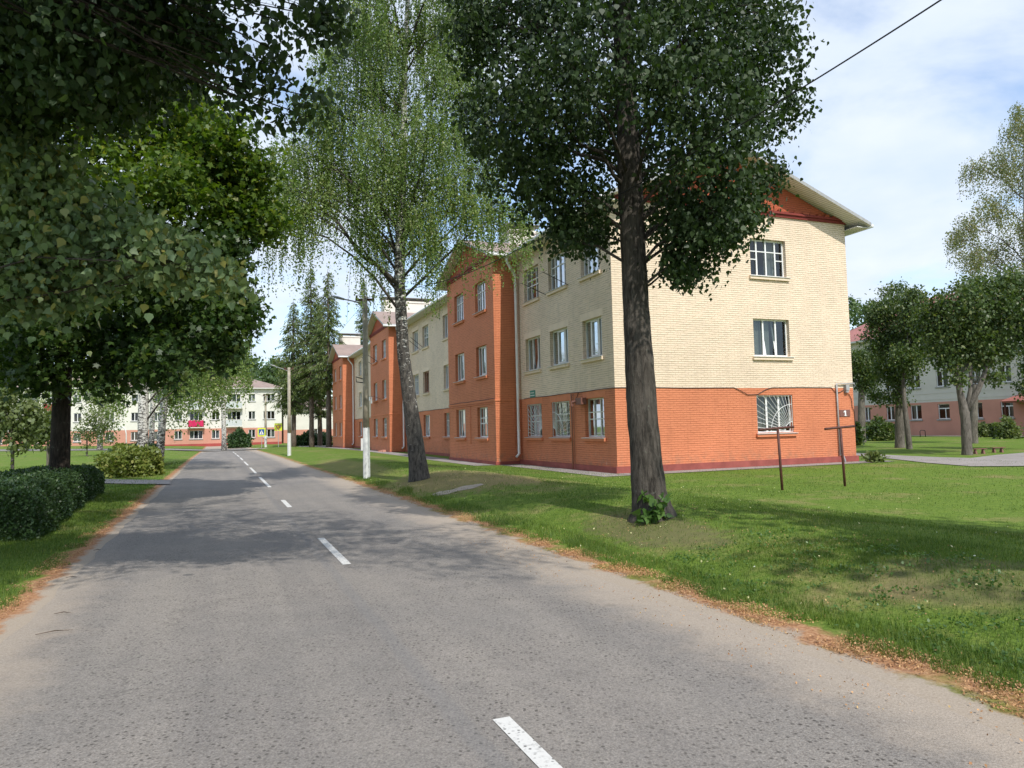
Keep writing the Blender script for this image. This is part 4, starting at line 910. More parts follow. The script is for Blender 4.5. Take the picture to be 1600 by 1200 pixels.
pr1, pp1, pz1 = pole(573, 748, "nearest and tallest of the three wooden lamp posts, just left of the birch", (-.75, 0, .22), 6.15, 1.72, .115, .085)
mb = MB(); mb.box(-.17, -.10, -.06, .06, .95, 1.35); mb.build("switch_box", "pole_white", pr1)
mb = MB(); mb.tube([(-.1, 0, 3.35), (-.32, -.05, 3.42), (-.3, -.05, 3.25), (-.08, 0, 3.22)], .02, 5); mb.build("cable_bracket", "black_cable", pr1)
pr2, pp2, pz2 = pole(452, 712, "middle of the three lamp posts along the right verge, pale timber with white base", (-.95, 0, .38), 6.3, 1.62, .13, .10)
pr3, pp3, pz3 = pole(415, 699, "farthest and thinnest of the three lamp posts, beside the crossing sign", (-1.0, 0, .4), 6.6, 1.5, .15, .11)
# signs
def sign_post(px, Y, label, cat, builder):
    p = at(px, 699, Y); z = gz(p); r = empty("traffic_sign", (p[0], p[1], z), 0, label, cat)
    m = MB(); m.tube([(0, 0, -.2), (0, 0, 2.6)], .035, 8); m.build("post", "grey_metal", r); builder(r); return r
def ped(r):
    m = MB(); m.box(-.46, .46, -.06, -.045, 1.50, 2.50, 0); m.box(-.34, .34, -.068, -.061, 1.64, 2.36, 1)
    m.add([(-.28, -.071, 1.72), (.28, -.071, 1.72), (0, -.071, 2.28)], [(0, 1, 2)], 2)
    m.tube([(.01, -.075, 2.10), (.0, -.075, 1.95)], .03, 5, 3); m.tube([(0, -.075, 1.95), (-.08, -.075, 1.76)], .018, 4, 3); m.tube([(0, -.075, 1.95), (.08, -.075, 1.76)], .018, 4, 3); m.tube([(.01, -.075, 2.16), (.01, -.075, 2.2)], .03, 5, 3)
    m.build("sign_board", ["sign_yellow", "sign_blue", "sign_white", "black_cable"], r)
def giveway(r):
    m = MB(); m.box(-.46, .46, -.06, -.045, 1.95, 2.85, 0)
    def tri(s, y, mt, cz=2.40): m.add([(-.40 * s, y, cz + .24 * s), (0, y, cz - .46 * s), (.40 * s, y, cz + .24 * s)], [(0, 1, 2)], mt)
    tri(1.0, -.066, 2); tri(.92, -.070, 3); tri(.58, -.074, 1, 2.42)
    m.build("sign_board", ["sign_yellow", "sign_amber", "sign_white", "far_red"], r)
sign_post(409, 86, "square yellow pedestrian crossing sign at the far end of the street", "road sign", ped)
sign_post(435, 86.5, "give-way triangle on a yellow board at the far end of the street", "road sign", giveway)
# T-shaped drying posts
def tpost(px, py, label, h, lx0, lx1):
    p = gnd(px, py, .08); z = gz(p); r = empty("drying_post", (p[0], p[1], z), TH, label, "clothes post", "T-shaped clothes posts on the lawn")
    m = MB(); m.tube([(.03, 0, -.2), (-.03, 0, h)], .03, 8); m.build("post", "rust_steel", r, True)
    m = MB(); m.tube([(lx0, 0, h - .02), (lx1, 0, h + .03)], .03, 8); m.build("crossbar", "rust_steel", r, True)
    return r, p, z
t1, tp1, tz1 = tpost(1221, 762, "left T-shaped rusty clothes post on the lawn, in front of the ground-floor window", 1.44, -.58, .45)
t2, tp2, tz2 = tpost(1319, 756, "right T-shaped rusty clothes post on the lawn, in front of the number plate", 1.42, -.52, .42)
# overhead cable from the near post past the big lime and out of the frame
a = np.array([pp1[0], pp1[1], pz1 + 6.1]); pts = []
key = [(567, 462, 22.9), (700, 437, 16.5), (820, 385, 13.2), (970, 303, 10.5), (1090, 235, 9.1), (1265, 130, 7.5), (1470, 0, 6.3), (1640, -115, 5.5)]
kp = [at(*k) for k in key]; kp[0] = a
ts = np.linspace(0, len(kp) - 1, 60)
def cr_(P, t):
    i = min(int(t), len(P) - 2); f = t - i; p0 = P[max(i - 1, 0)]; p1 = P[i]; p2 = P[i + 1]; p3 = P[min(i + 2, len(P) - 1)]
    return 0.5 * ((2 * p1) + (-p0 + p2) * f + (2 * p0 - 5 * p1 + 4 * p2 - p3) * f * f + (-p0 + 3 * p1 - 3 * p2 + p3) * f ** 3)
m = MB(); m.tube([cr_(kp, t) for t in ts], .0085, 5)
m.build("overhead_cable", "black_cable", None, True, label="black overhead cable from the nearest lamp post past the big lime to the top right", cat="cable")
def wire(a, b, sag, name, label, r=.007):
    a = np.array(a); b = np.array(b); m = MB(); m.tube([a + (b - a) * t - np.array([0, 0, sag * 4 * t * (1 - t)]) for t in np.linspace(0, 1, 16)], r, 4)
    m.build(name, "black_cable", None, label=label, cat="cable")
wire((pp1[0], pp1[1], pz1 + 6.0), (pp2[0], pp2[1], pz2 + 6.15), .5, "street_wire", "thin wire strung from the nearest to the middle lamp post", .006)
# curved lamp on the left lawn
p = at(197, 704, 62); r = empty("garden_lamp", (p[0], p[1], gz(p)), 0, "white gooseneck garden lamp on the left lawn before the far block", "lamp post")
m = MB(); zt_ = 2.4; m.tube([(0, 0, -.2), (0, 0, zt_ * .75), (-.08, 0, zt_ * .92), (-.3, 0, zt_ * 1.02), (-.55, 0, zt_ * .98)], .05, 8); m.build("post", "pole_white", r, True)
m = MB(); m.tube([(-.5, 0, zt_ * .99), (-.62, 0, zt_ * .92)], [.06, .14], 10); m.build("lamp_head", "pole_white", r, True)
# benches on the right lawn
for i, (px, lb_) in enumerate(((1530, "left of two low red benches on the right lawn beside the trunk"), (1559, "right of two low red benches on the right lawn"))):
    p = gnd(px, 708 - i * 2, .1); r = empty("low_bench", (p[0], p[1], gz(p)), 0.1, lb_, "bench", "low benches on the right lawn")
    m = MB(); m.box(-.3, .3, -.1, .1, .20, .23); m.build("seat", "plate_brown", r)
    for sx_ in (-.18, .18):
        m = MB(); m.hexa([(sx_ - .05, -.1, -.05), (sx_ + .05, -.1, -.05), (sx_ + .05, .1, -.05), (sx_ - .05, .1, -.05), (sx_ - .02, -.04, .199), (sx_ + .02, -.04, .199), (sx_ + .02, .04, .199), (sx_ - .02, .04, .199)]); m.build("leg", "plate_brown", r)
p = gnd(1442, 683, .12); r = empty("hoop_rail", (p[0], p[1], gz(p)), TH, "small black hoop rail before the right-hand block", "rail")
m = MB(); m.tube([(-.3, 0, 0), (-.3, 0, .45), (-.2, 0, .55), (.2, 0, .55), (.3, 0, .45), (.3, 0, 0)], .03, 6); m.build("hoop", "black_cable", r, True)

# ------------------------------------------------------------------ trees
def P(px, py, Y): return tuple(at(px, py, Y))
# big lime, right foreground
b = gnd(1020, 808, .25); bz = gz(b); Y0 = b[1]
tp = [(b[0], b[1], bz - .15), (b[0], b[1], bz + .0), (b[0] - .01, b[1], bz + .14), P(1014, 770, Y0), P(1003, 640, Y0 + .05), P(994, 480, Y0 + .1), P(985, 300, Y0 + .15), P(975, 100, Y0 + .2), P(968, -60, Y0 + .2), P(965, -300, Y0 + .1), P(960, -480, Y0)]
tr = [.42, .345, .285, .25, .218, .20, .185, .155, .12, .07, .03]
bb = []
for px, py, dY, r_, w in ((1095, 385, -.3, .5, 1.0), (1075, 330, .1, .65, 1.2), (1120, 330, -.6, .6, 1.1), (1165, 330, .2, .45, .7), (1175, 250, -.2, .62, 1.1), (1205, 290, .5, .4, .5), (1215, 170, 0, .55, .9), (1205, 90, -.5, .65, 1.0), (1210, 20, .2, .65, 1.0),
    (1120, 200, -1.3, .85, 1.7), (1090, 100, .9, 1.0, 2.0), (1130, 20, -.9, .95, 1.7), (1040, 230, 1.2, .7, 1.2), (1045, 120, -1.6, .8, 1.5), (1040, 40, .5, 1.0, 1.9), (1060, 420, .2, .35, .4), (1030, 330, 1.0, .5, .6),
    (905, 330, .2, .6, 1.0), (850, 290, -.3, .62, 1.1), (930, 370, .6, .4, .5), (880, 370, -.1, .35, .4), (800, 250, .1, .6, 1.0), (765, 190, .5, .5, .7), (830, 170, -.8, .85, 1.6), (790, 100, .7, .75, 1.2), (740, 60, .1, .5, .7), (880, 230, 1.3, .8, 1.4), (900, 110, -1.4, .85, 1.6), (870, 40, .8, 1.0, 1.9), (770, 10, -.5, .7, 1.0), (950, 180, 2.0, .8, 1.2),
    (930, 20, -.8, 1.0, 1.7), (720, 20, .2, .35, .3), (1245, 60, 0, .3, .25), (970, 250, 1.6, .6, .8)):
    if px > 1140: px -= 24
    bb.append((P(px, py, Y0 + dY), r_, w))
for z_, rr, n_ in ((9.6, 2.4, 9), (11.0, 2.2, 8), (12.4, 1.6, 6), (13.5, .7, 3)):
    for k in range(n_):
        an = k * 2 * math.pi / n_ + z_; bb.append(((b[0] + rr * .75 * math.cos(an), b[1] + rr * .75 * math.sin(an), z_), 1.0, 1.1))
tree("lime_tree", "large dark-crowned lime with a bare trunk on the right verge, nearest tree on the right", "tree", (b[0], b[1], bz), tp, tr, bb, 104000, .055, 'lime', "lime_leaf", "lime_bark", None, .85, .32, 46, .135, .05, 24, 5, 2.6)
lime_b = (b, bz)
# birch between street and block
b = gnd(655, 746, .24); bz = gz(b); Y0 = b[1]
tp = [(b[0], b[1], bz - .15), (b[0], b[1], bz + .02), P(652, 715, Y0), P(642, 640, Y0), P(630, 550, Y0), P(624, 440, Y0 + .1), P(626, 350, Y0 + .1), P(630, 240, Y0 + .2), P(632, 100, Y0 + .2), P(640, -60, Y0 + .1), P(640, -200, Y0)]
tr = [.36, .31, .25, .215, .19, .165, .14, .105, .08, .05, .02]
lim = [([P(622, 445, Y0), P(590, 415, Y0 - .1), P(565, 400, Y0 - .2), P(530, 350, Y0 - .4), P(500, 325, Y0 - .6), P(472, 308, Y0 - .8)], .075, .02), ([P(530, 350, Y0 - .4), P(500, 300, Y0 - .2), P(480, 240, Y0)], .03, .01),
       ([P(628, 400, Y0), P(640, 350, Y0 + .4), P(690, 330, Y0 + .8), P(720, 325, Y0 + 1)], .05, .015), ([P(626, 380, Y0), P(650, 300, Y0 - .5), P(665, 230, Y0 - .7), P(680, 130, Y0 - .7)], .05, .012), ([P(626, 420, Y0), P(600, 330, Y0 + .6), P(560, 260, Y0 + .8), P(530, 190, Y0 + .6)], .05, .012),
       ([P(628, 340, Y0), P(655, 320, Y0 + .3), P(735, 260, Y0 + .5)], .04, .012), ([P(631, 250, Y0), P(600, 180, Y0 - .4), P(575, 90, Y0 - .6)], .035, .01), ([P(631, 240, Y0), P(670, 150, Y0 + .4), P(700, 60, Y0 + .6)], .035, .01)]
bb = []
for px, py, dY, r_, w in ((450, 290, -.8, .6, 1.0), (480, 250, -.2, .7, 1.1), (445, 230, .3, .5, .6), (520, 200, .4, .8, 1.5), (490, 160, -.6, .7, 1.0), (540, 270, .8, .9, 1.6), (560, 140, 0, .9, 1.7), (590, 220, -1.2, .9, 1.8), (620, 150, .9, .8, 1.2), (600, 290, 1.0, .8, 1.3), (570, 350, -.6, .5, .7), (600, 60, -.6, .9, 1.7), (550, 40, .4, .8, 1.3), (510, 80, -.2, .6, .8), (660, 40, .6, .8, 1.4), (720, 30, -.2, .7, 1.1), (690, 110, -.8, .8, 1.4), (740, 120, .3, .7, 1.1), (670, 200, -1.1, .9, 1.7), (720, 200, .8, .8, 1.3), (700, 280, 0, .8, 1.3), (640, 260, .2, .9, 1.5), (760, 260, .4, .7, 1.0), (740, 320, 0, .7, 1.1), (790, 320, .3, .5, .7), (660, 330, -1.0, .6, .9), (680, 370, .6, .5, .6), (640, 330, 1.3, .6, .8), (430, 340, -.6, .35, .35), (470, 330, -.8, .4, .5), (820, 330, .4, .4, .5), (600, 380, .8, .4, .5), (500, 300, -.5, .6, .8)):
    bb.append((P(px, py, Y0 + dY), r_, w))
for z_, rr, n_ in ((14.8, 2.0, 6), (16.2, 1.4, 5), (17.6, .8, 3)):
    for k in range(n_): an = k * 2 * math.pi / n_ + z_; bb.append(((b[0] + rr * math.cos(an), b[1] + rr * math.sin(an), z_), .8, .9))
weeping("birch_tree", "tall weeping birch with a dark ridged leaning trunk between street and building", "tree", (b[0], b[1], bz), tp, tr, lim, bb, 5600, .055, "birch_leaf", "birch_bark_near", None, (.7, 2.5), .034, .026)
# left maple behind the hedge
b = at(92, 748, 17.0); bz = gz(b); Y0 = b[1]
tp = [(b[0], b[1], bz - .1), P(94, 700, Y0), P(96, 640, Y0), P(98, 590, Y0), P(104, 500, Y0), P(112, 400, Y0), P(120, 250, Y0), P(120, 60, Y0)]
bb = []
for px, py, dY, r_, w in ((60, 520, -1.5, .95, 1.6), (130, 520, 0, .9, 1.5), (200, 530, -.8, .75, 1.2), (250, 560, -1.5, .55, .8), (280, 500, .2, .85, 1.4), (330, 500, -.6, .7, 1.1), (355, 470, .4, .5, .8), (345, 540, -.4, .42, .6), (380, 490, 0, .28, .35), (300, 420, .6, .85, 1.4), (345, 400, -.4, .6, 1.0), (370, 345, .2, .6, 1.0), (405, 335, 0, .45, .7), (425, 350, -.2, .22, .25), (360, 290, .8, .8, 1.3), (400, 270, -.1, .42, .6), (320, 240, .3, .8, 1.3), (360, 215, -.5, .5, .7), (270, 300, -1.0, .9, 1.5), (260, 200, 1.0, .9, 1.3), (200, 250, 0, 1.1, 1.7), (150, 350, -1.2, 1.1, 1.8), (80, 400, .8, 1.1, 1.8), (20, 480, 0, 1.0, 1.5), (210, 430, -1.8, .9, 1.4), (60, 280, 0, 1.2, 1.6), (120, 150, .5, 1.2, 1.6), (20, 180, 0, 1.2, 1.4), (220, 120, 0, 1.0, 1.3), (-60, 420, 0, 1.2, 1.0), (-50, 250, 0, 1.3, 1.0), (100, 20, 0, 1.3, 1.2), (10, 560, -.5, .6, .8), (300, 170, 0, .6, .7), (170, 590, -.8, .4, .4), (60, 590, -1.0, .4, .4)):
    bb.append((P(px, py, Y0 + dY), r_, w))
tree("maple_tree", "broad maple with a dark trunk rising behind the clipped hedge on the left", "tree", (b[0], b[1], bz), tp, [.25, .21, .19, .185, .165, .14, .09, .05], bb, 60000, .115, 'maple', "maple_leaf_shaded", "dark_bark", None, .45, .65, 20, .24, .05, 20, 5, 3.6, alt=({11, 12, 13, 14, 15, 16, 17, 18, 19, 20, 33}, "maple_leaf_sunlit"))
# near lime whose boughs hang over the left edge of the road
b = np.array([-6.3, 3.4]); bz = gz(b)
tp = [(b[0], b[1], bz - .1), (b[0], b[1], 1.5), (b[0] + .1, b[1] + .1, 3.5), (b[0] + .1, b[1] + .2, 6.0), (b[0], b[1] + .1, 9), (b[0], b[1], 12)]
bb = []
for px, py, Y, r_, w in ((40, 60, 6.5, .8, 2.0), (130, 40, 6.0, .7, 1.8), (180, 80, 6.8, .55, 1.3), (110, 110, 7.0, .5, 1.2), (230, 10, 6.2, .45, .9), (20, 110, 6.8, .5, 1.0), (225, 110, 7.2, .28, .45), (180, 160, 7.3, .22, .35), (290, 40, 6.4, .30, .6), (330, 0, 6.0, .32, .6), (360, 85, 6.2, .27, .42), (395, 120, 6.2, .25, .34), (405, 165, 6.3, .16, .2), (430, 30, 6.2, .30, .45), (470, 20, 6.6, .34, .5), (455, 90, 6.4, .24, .32), (480, 150, 6.5, .20, .26), (490, 185, 6.6, .12, .12), (515, 25, 6.8, .24, .26), (60, -60, 6, .9, 1.5), (220, -110, 5.6, .6, .8), (380, -110, 5.6, .45, .4), (-40, 100, 6.5, .7, .9), (300, 120, 7.5, .2, .25), (355, 150, 6.4, .14, .3), (330, 60, 6.3, .18, .4), (420, 100, 6.3, .16, .4), (440, 180, 6.6, .12, .12)):
    bb.append((P(px, py, Y), r_, w))
bb = [(c, r_, w * (.24 if (c[0] > -3.0 and c[2] < 5.7 and c[1] < 7.1 and c[0] / c[1] > -.44) else 1.25)) for c, r_, w in bb]
nb = len(bb)
for x, y, z_, r_, w in ((-4.5, 4.5, 7.3, 1.3, 2.2), (-3, 5.5, 7.6, 1.3, 2.2), (-1.6, 5.0, 7.0, 1.1, 1.6), (-.6, 4.2, 7.4, 1.0, 1.3), (-3, 2.8, 7.8, 1.3, 1.8), (-5.5, 6.5, 8.2, 1.4, 2), (-4, 7, 9.2, 1.3, 1.6), (-6.3, 3.4, 10.5, 1.5, 2), (-5, 1, 8, 1.3, 1.4), (-2.2, 6.4, 8.4, 1.1, 1.2), (-7.5, 5.5, 6.5, 1.3, 1.4), (-1.2, 3.2, 8.4, 1.1, 1.2), (-.1, 5.6, 7.9, .9, .9), (-5.2, 8.6, 8.5, 1.2, 1.2), *[(*ns2w(n_, s_), z_, r_, w_) for n_, s_, z_, r_, w_ in ((-1.2, 8.2, 9.6, 1.2, 1.3), (-2.8, 9.5, 10.0, 1.3, 1.3), (0.2, 9.2, 10.6, 1.2, 1.2), (.4, 6.6, 9.6, 1.1, 1.1), (1.2, 3.8, 8.8, 1.0, .9), (2.6, 3.4, 8.9, .9, .7), (1.8, 5.4, 9.4, 1.0, .9), (3.3, 1.4, 8.6, .8, .6), (3.2, 0.2, 8.9, .9, .7), (2.2, 1.6, 8.9, .9, .7), (3.9, 2.6, 9.2, .8, .6), (1.0, 2.4, 9.0, .8, .5), (-1.5, 11.2, 11.2, 1.2, 1.0))]):
    bb.append(((x, y, z_), r_, w * 1.1))
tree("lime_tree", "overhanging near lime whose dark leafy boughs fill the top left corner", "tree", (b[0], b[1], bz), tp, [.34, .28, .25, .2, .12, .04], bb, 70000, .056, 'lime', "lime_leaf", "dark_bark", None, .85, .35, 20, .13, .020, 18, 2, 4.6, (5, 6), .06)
# second lime: bough from the left, its sunlight put into the leaf colour
b = np.array([-8.4, 7.2]); bz = gz(b)
tp = [(b[0], b[1], bz - .1), (b[0], b[1], 1.5), (b[0] + .1, b[1], 3.5), (b[0] + .1, b[1], 6.0), (b[0], b[1], 8)]
bb = []
for px, py, Y, r_, w in ((20, 240, 7.2, .42, 1.0), (70, 260, 7.0, .30, .6), (15, 310, 7.0, .45, 1.0), (85, 330, 7.2, .36, .9), (140, 330, 7.0, .28, .6), (40, 390, 7.2, .40, 1.0), (110, 390, 7.0, .34, .9), (180, 380, 7.0, .30, .75), (240, 390, 6.9, .25, .55), (290, 405, 6.9, .20, .4), (335, 425, 6.8, .13, .2), (365, 445, 6.8, .09, .12), (160, 430, 7.2, .25, .5), (60, 440, 7.3, .32, .7), (10, 450, 7.2, .28, .6), (270, 430, 7.0, .13, .2), (110, 460, 7.4, .2, .3), (210, 340, 7.4, .16, .2), (-60, 300, 7.2, .6, 1.0), (-80, 420, 7.2, .5, .8)):
    bb.append((P(px, py, Y), r_, w))
for x, y, z_, r_, w in ((-8.4, 7.2, 7.5, 1.4, .8), (-9.5, 8, 6.5, 1.3, .6)): bb.append(((x, y, z_), r_, w))
tree("lime_tree", "lime bough with larger grey-green leaves, coloured as sunlit, reaching in from the left edge", "tree", (b[0], b[1], bz), tp, [.22, .18, .16, .12, .05], bb, 15000, .060, 'lime', "lime_leaf_sunlit", "lime_bark", None, .75, .45, 12, .11, .020, 14, 4, 2.0, (5, 6), .10)
# birches farther along the left side
def far_birch(px, py, Y, label, pts, rad, blobs, ns, size, leafm="birch_leaf", barkm="birch_bark_far", sl_=(1, 2.6), grp=None, gap=.09):
    b = at(px, py, Y); bz = gz(b)
    tp = [(b[0], b[1], bz - .2)] + [P(x, y, Y) for x, y in pts]
    return weeping("birch_tree", label, "tree", (b[0], b[1], bz), tp, rad, [], [(P(x, y, Y + d), r, w) for x, y, d, r, w in blobs], ns, size, leafm, barkm, grp, sl_, gap, .09)
far_birch(222, 712, 32, "thick white-barked birch above the left hedge, nearest of the left birches", [(223, 690), (225, 600), (226, 480), (232, 330), (236, 200)], [.30, .23, .19, .165, .11, .05],
    [(240, 500, 0, 1.2, 1.2), (290, 450, 1, 1.2, 1.2), (200, 420, 0, 1.3, 1.2), (320, 520, .5, .9, 1.0), (360, 560, 0, .8, .7), (250, 360, 0, 1.6, 1.5), (180, 540, 1, 1, 1), (350, 400, 0, 1.2, .9), (300, 250, 0, 1.5, 1), (310, 570, 0, .8, 1.0), (275, 570, 1, .8, 1.0)], 1300, .09, grp="birches on the left lawn")
far_birch(248, 708, 38, "leaning mottled birch just right of the thickest left birch", [(252, 680), (257, 620), (262, 560), (266, 480), (266, 380)], [.24, .19, .165, .14, .1, .04],
    [(280, 520, 0, 1.4, 1.4), (320, 490, 0, 1.3, 1.2), (260, 440, 0, 1.5, 1.2), (340, 560, 0, 1.0, 1.0), (300, 560, 1, .9, .9), (300, 400, 0, 1.5, 1), (330, 575, 0, 1.0, 1.0), (268, 600, 1, .8, .8)], 1300, .1, grp="birches on the left lawn")
far_birch(236, 706, 44, "slim grey birch half hidden between the two left birches", [(237, 680), (240, 600), (242, 520), (244, 430)], [.2, .155, .14, .11, .05],
    [(250, 540, 0, 1.4, 1), (230, 480, 0, 1.5, 1), (290, 560, 0, 1.2, 1)], 300, .11, grp="birches on the left lawn")
far_birch(350, 698, 84, "far weeping birch with a white trunk before the far block's balconies", [(350, 680), (349, 640), (348, 600), (346, 540), (344, 480)], [.32, .27, .24, .21, .15, .07],
    [(350, 550, 0, 2.0, 1.6), (330, 530, 1, 2.0, 1.4), (372, 555, 0, 1.6, 1.3), (305, 535, 0, 1.8, 1.1), (355, 520, 0, 2.2, 1.5), (375, 530, 0, 1.4, 1.0), (285, 550, 0, 1.6, .8), (385, 590, 0, .8, .4)], 1300, .2, sl_=(1.0, 2.8), gap=.18)
far_birch(1612, 702, 52, "tall pale birch with thin foliage at the right edge of the picture", [(1610, 600), (1606, 400), (1602, 280), (1600, 205)], [.4, .34, .26, .16, .06],
    [(1590, 200, 0, 1.2, 1.0), (1565, 250, 0, 1.3, 1.3), (1600, 270, 1, 1.5, 1.5), (1520, 260, 0, .9, .7), (1550, 320, 0, 1.3, 1.2), (1600, 350, 0, 1.5, 1.4), (1510, 350, 0, 1.0, .9), (1550, 390, 1, 1.4, 1.2), (1490, 370, 0, .6, .45), (1600, 420, 0, 1.5, 1.2), (1520, 400, 0, 1.0, .9), (1640, 220, 0, 2, 1.5), (1640, 380, 0, 2, 1.5), (1592, 170, 0, .6, .4)], 2600, .11, "pale_birch_leaf", "birch_bark_far", (.8, 2.2), gap=.10)
far_birch(40, 704, 75, "slim white birch before the left end of the far block", [(40, 680), (39, 620), (38, 560)], [.3, .24, .2, .12], [(40, 560, 0, 2.4, 1), (70, 600, 0, 1.2, .5), (10, 600, 0, 1.5, .6), (0, 560, 0, 2, 1)], 420, .2, gap=.2)
far_birch(156, 704, 78, "slim birch in the gap right of the maple trunk", [(157, 660), (158, 600), (158, 540)], [.3, .24, .2, .12], [(160, 600, 0, 1.8, 1), (180, 620, 0, 1.5, .8), (130, 590, 0, 1.6, .8)], 420, .2, gap=.2)

# spruces beside the far end of the block
def spruce(px, ptop, pbase, Y, label, w0, bare, grp="spruces at the end of the block", needles=5200, tint="spruce_needle"):
    b = at(px, pbase, Y); bz = gz(b); t_ = at(px, ptop, Y); h = t_[2] - bz
    r = empty("spruce_tree", (b[0], b[1], bz), 0, label, "tree", grp)
    m = MB(); trunk_tube(m, [(0, 0, -.2), (0, 0, h * .5), (0, 0, h)], [.32, .2, .02], 10, .8, .04)
    out = []; axs = []
    z = h * bare
    while z < h - .2:
        f = 1 - (z - h * bare) / (h * (1 - bare)); R = w0 * (f ** .75) * (1.0 if f < .85 else (1 - f) / .15 * .6 + .4)
        nb_ = int(6 + 5 * f)
        for k in range(nb_):
            an = random.uniform(0, 2 * math.pi); rr = R * random.uniform(.55, 1.15); q = 7
            p0 = np.array([0, 0, z]); d = np.array([math.cos(an), math.sin(an), 0])
            tip = p0 + d * rr + np.array([0, 0, -rr * .38 + .1]); m.tube([p0, (p0 + tip) / 2 + [0, 0, .05], tip], [.035, .02, .008], 3, 0, False)
            npt = max(6, int(rr * 19)); tt = rng.uniform(.12, 1.0, npt)
            pts = p0 + (tip - p0) * tt[:, None]; pts[:, 2] += .08 * np.sin(np.pi * tt) - rng.uniform(0, .32, npt); pts[:, :2] += rng.normal(size=(npt, 2)) * .11 * (1 + rr * .2)
            out.append(pts); axs.append(np.tile(d * .9 + [0, 0, -.5], (npt, 1)))
        z += .30 + .18 * f
    m.build("trunk", "spruce_bark", r, True); c = np.concatenate(out)
    np_mesh("crown", leaves(c, .40, 'needle', .5, .3, .3, np.concatenate(axs)), 4, tint, r)
spruce(487, 416, 696, 84, "tallest spruce left of the block, with a long bare lower trunk", 3.0, .30)
spruce(514, 420, 697, 80, "second tall spruce standing right against the farthest bay", 2.8, .34)
spruce(459, 470, 695, 86, "broad dark spruce behind the middle lamp post", 3.6, .26)
spruce(572, 436, 697, 104, "spruce top showing above the roof of the farthest bay", 3.0, .2)
spruce(500, 470, 697, 92, "shorter spruce filling the gap between the two tall ones", 3.0, .22)
# pollarded limes on the right lawn
def pollard(px, pbase, Y, label, pts, rad, blobs, n, forks=()):
    b = at(px, pbase, Y); bz = gz(b)
    tp = [(b[0], b[1], bz - .15)] + [P(x, y, Y) for x, y in pts]
    rad = [q * .8 for q in rad]; forks = [(f, a0 * .8, a1 * .8) for f, a0, a1 in forks]
    bl_ = [(P(x, y, Y + d), r, w) for x, y, d, r, w in blobs]
    r = tree("clipped_lime", label, "tree", (b[0], b[1], bz), tp, rad, bl_, int(n * 1.9), .115, 'oval', "pollard_leaf", "pale_bark", "clipped limes on the right lawn", .5, .6, 18, .19, .04, 14, 4, 3.0)
    if forks:
        m = MB()
        for f, r0, r1 in forks: m.tube([np.array(P(x, y, Y)) - [b[0], b[1], bz] for x, y in f], [r0 + (r1 - r0) * i / (len(f) - 1) for i in range(len(f))], 10, 0, True, .03)
        m.build("limb", "pale_bark", r, True)
pollard(1511, 708, 30, "nearest clipped lime on the right lawn, its trunk forking below a wide crown", [(1511, 700), (1509, 660), (1507, 645), (1500, 612), (1496, 588), (1492, 545)], [.28, .25, .235, .23, .16, .13, .07],
    [(1475, 520, 0, .95, 1.4), (1460, 490, .3, .8, 1), (1500, 480, -.5, 1.0, 1.5), (1530, 520, 0, .9, 1.3), (1545, 470, 0, 1.0, 1.5), (1585, 500, -.2, .95, 1.3), (1600, 460, .4, 1.0, 1.3), (1510, 545, .3, .7, .9), (1480, 560, 0, .5, .5), (1540, 555, 0, .5, .55), (1565, 545, 0, .45, .4), (1610, 520, 0, .8, .9), (1500, 590, 0, .25, .2), (1555, 590, 0, .3, .2), (1570, 440, 0, .6, .6), (1525, 450, 0, .5, .5)], 13000,
    [([(1508, 645), (1528, 610), (1538, 585), (1545, 550)], .17, .09), ([(1508, 650), (1516, 610), (1517, 560)], .13, .07)])
pollard(1406, 697, 39, "clipped lime in a pair left of the forked one, its thicker trunk", [(1406, 680), (1406, 640), (1406, 600)], [.36, .3, .28, .22, ],
    [(1385, 500, 0, 1.0, 1.3), (1400, 470, .2, 1.0, 1.2), (1375, 530, 0, .9, 1.1), (1400, 540, -.6, 1.0, 1.4), (1370, 490, 0, .7, .7), (1420, 510, .5, 1.0, 1.2), (1385, 580, 0, .7, .8), (1410, 590, 0, .7, .8), (1368, 620, 0, .35, .3), (1430, 560, 0, .6, .7), (1400, 620, 0, .5, .4)], 9000)
pollard(1421, 699, 37, "slimmer leaning clipped lime beside the thick one of the pair", [(1419, 680), (1414, 640), (1411, 590)], [.2, .17, .15, .1],
    [(1430, 500, 0, .8, 1), (1415, 560, -.3, .7, .9), (1440, 540, .2, .6, .6), (1425, 470, 0, .6, .6)], 4500)
pollard(1347, 690, 49, "clipped lime seen just past the right corner of the cream gable", [(1346, 660), (1346, 620), (1346, 590)], [.34, .3, .27, .2],
    [(1350, 580, 0, 1.15, 1.4), (1338, 565, 0, .9, 1), (1362, 568, 0, .95, 1.2), (1352, 595, 0, .8, .6)], 6500)
pollard(1521, 690, 43, "clipped lime standing directly behind the forked one", [(1521, 670), (1522, 640), (1524, 600)], [.32, .28, .25, .2],
    [(1530, 540, 0, 1.5, 1.3), (1500, 550, 0, 1.2, 1), (1555, 540, 0, 1.1, .8)], 5000)
pollard(1640, 705, 33, "clipped lime at the right edge, only its leafy side showing", [(1640, 680), (1640, 620)], [.3, .27, .2],
    [(1635, 560, 0, 1.0, 1.3), (1620, 600, 0, .7, .6), (1640, 500, 0, 1.1, 1)], 4500)

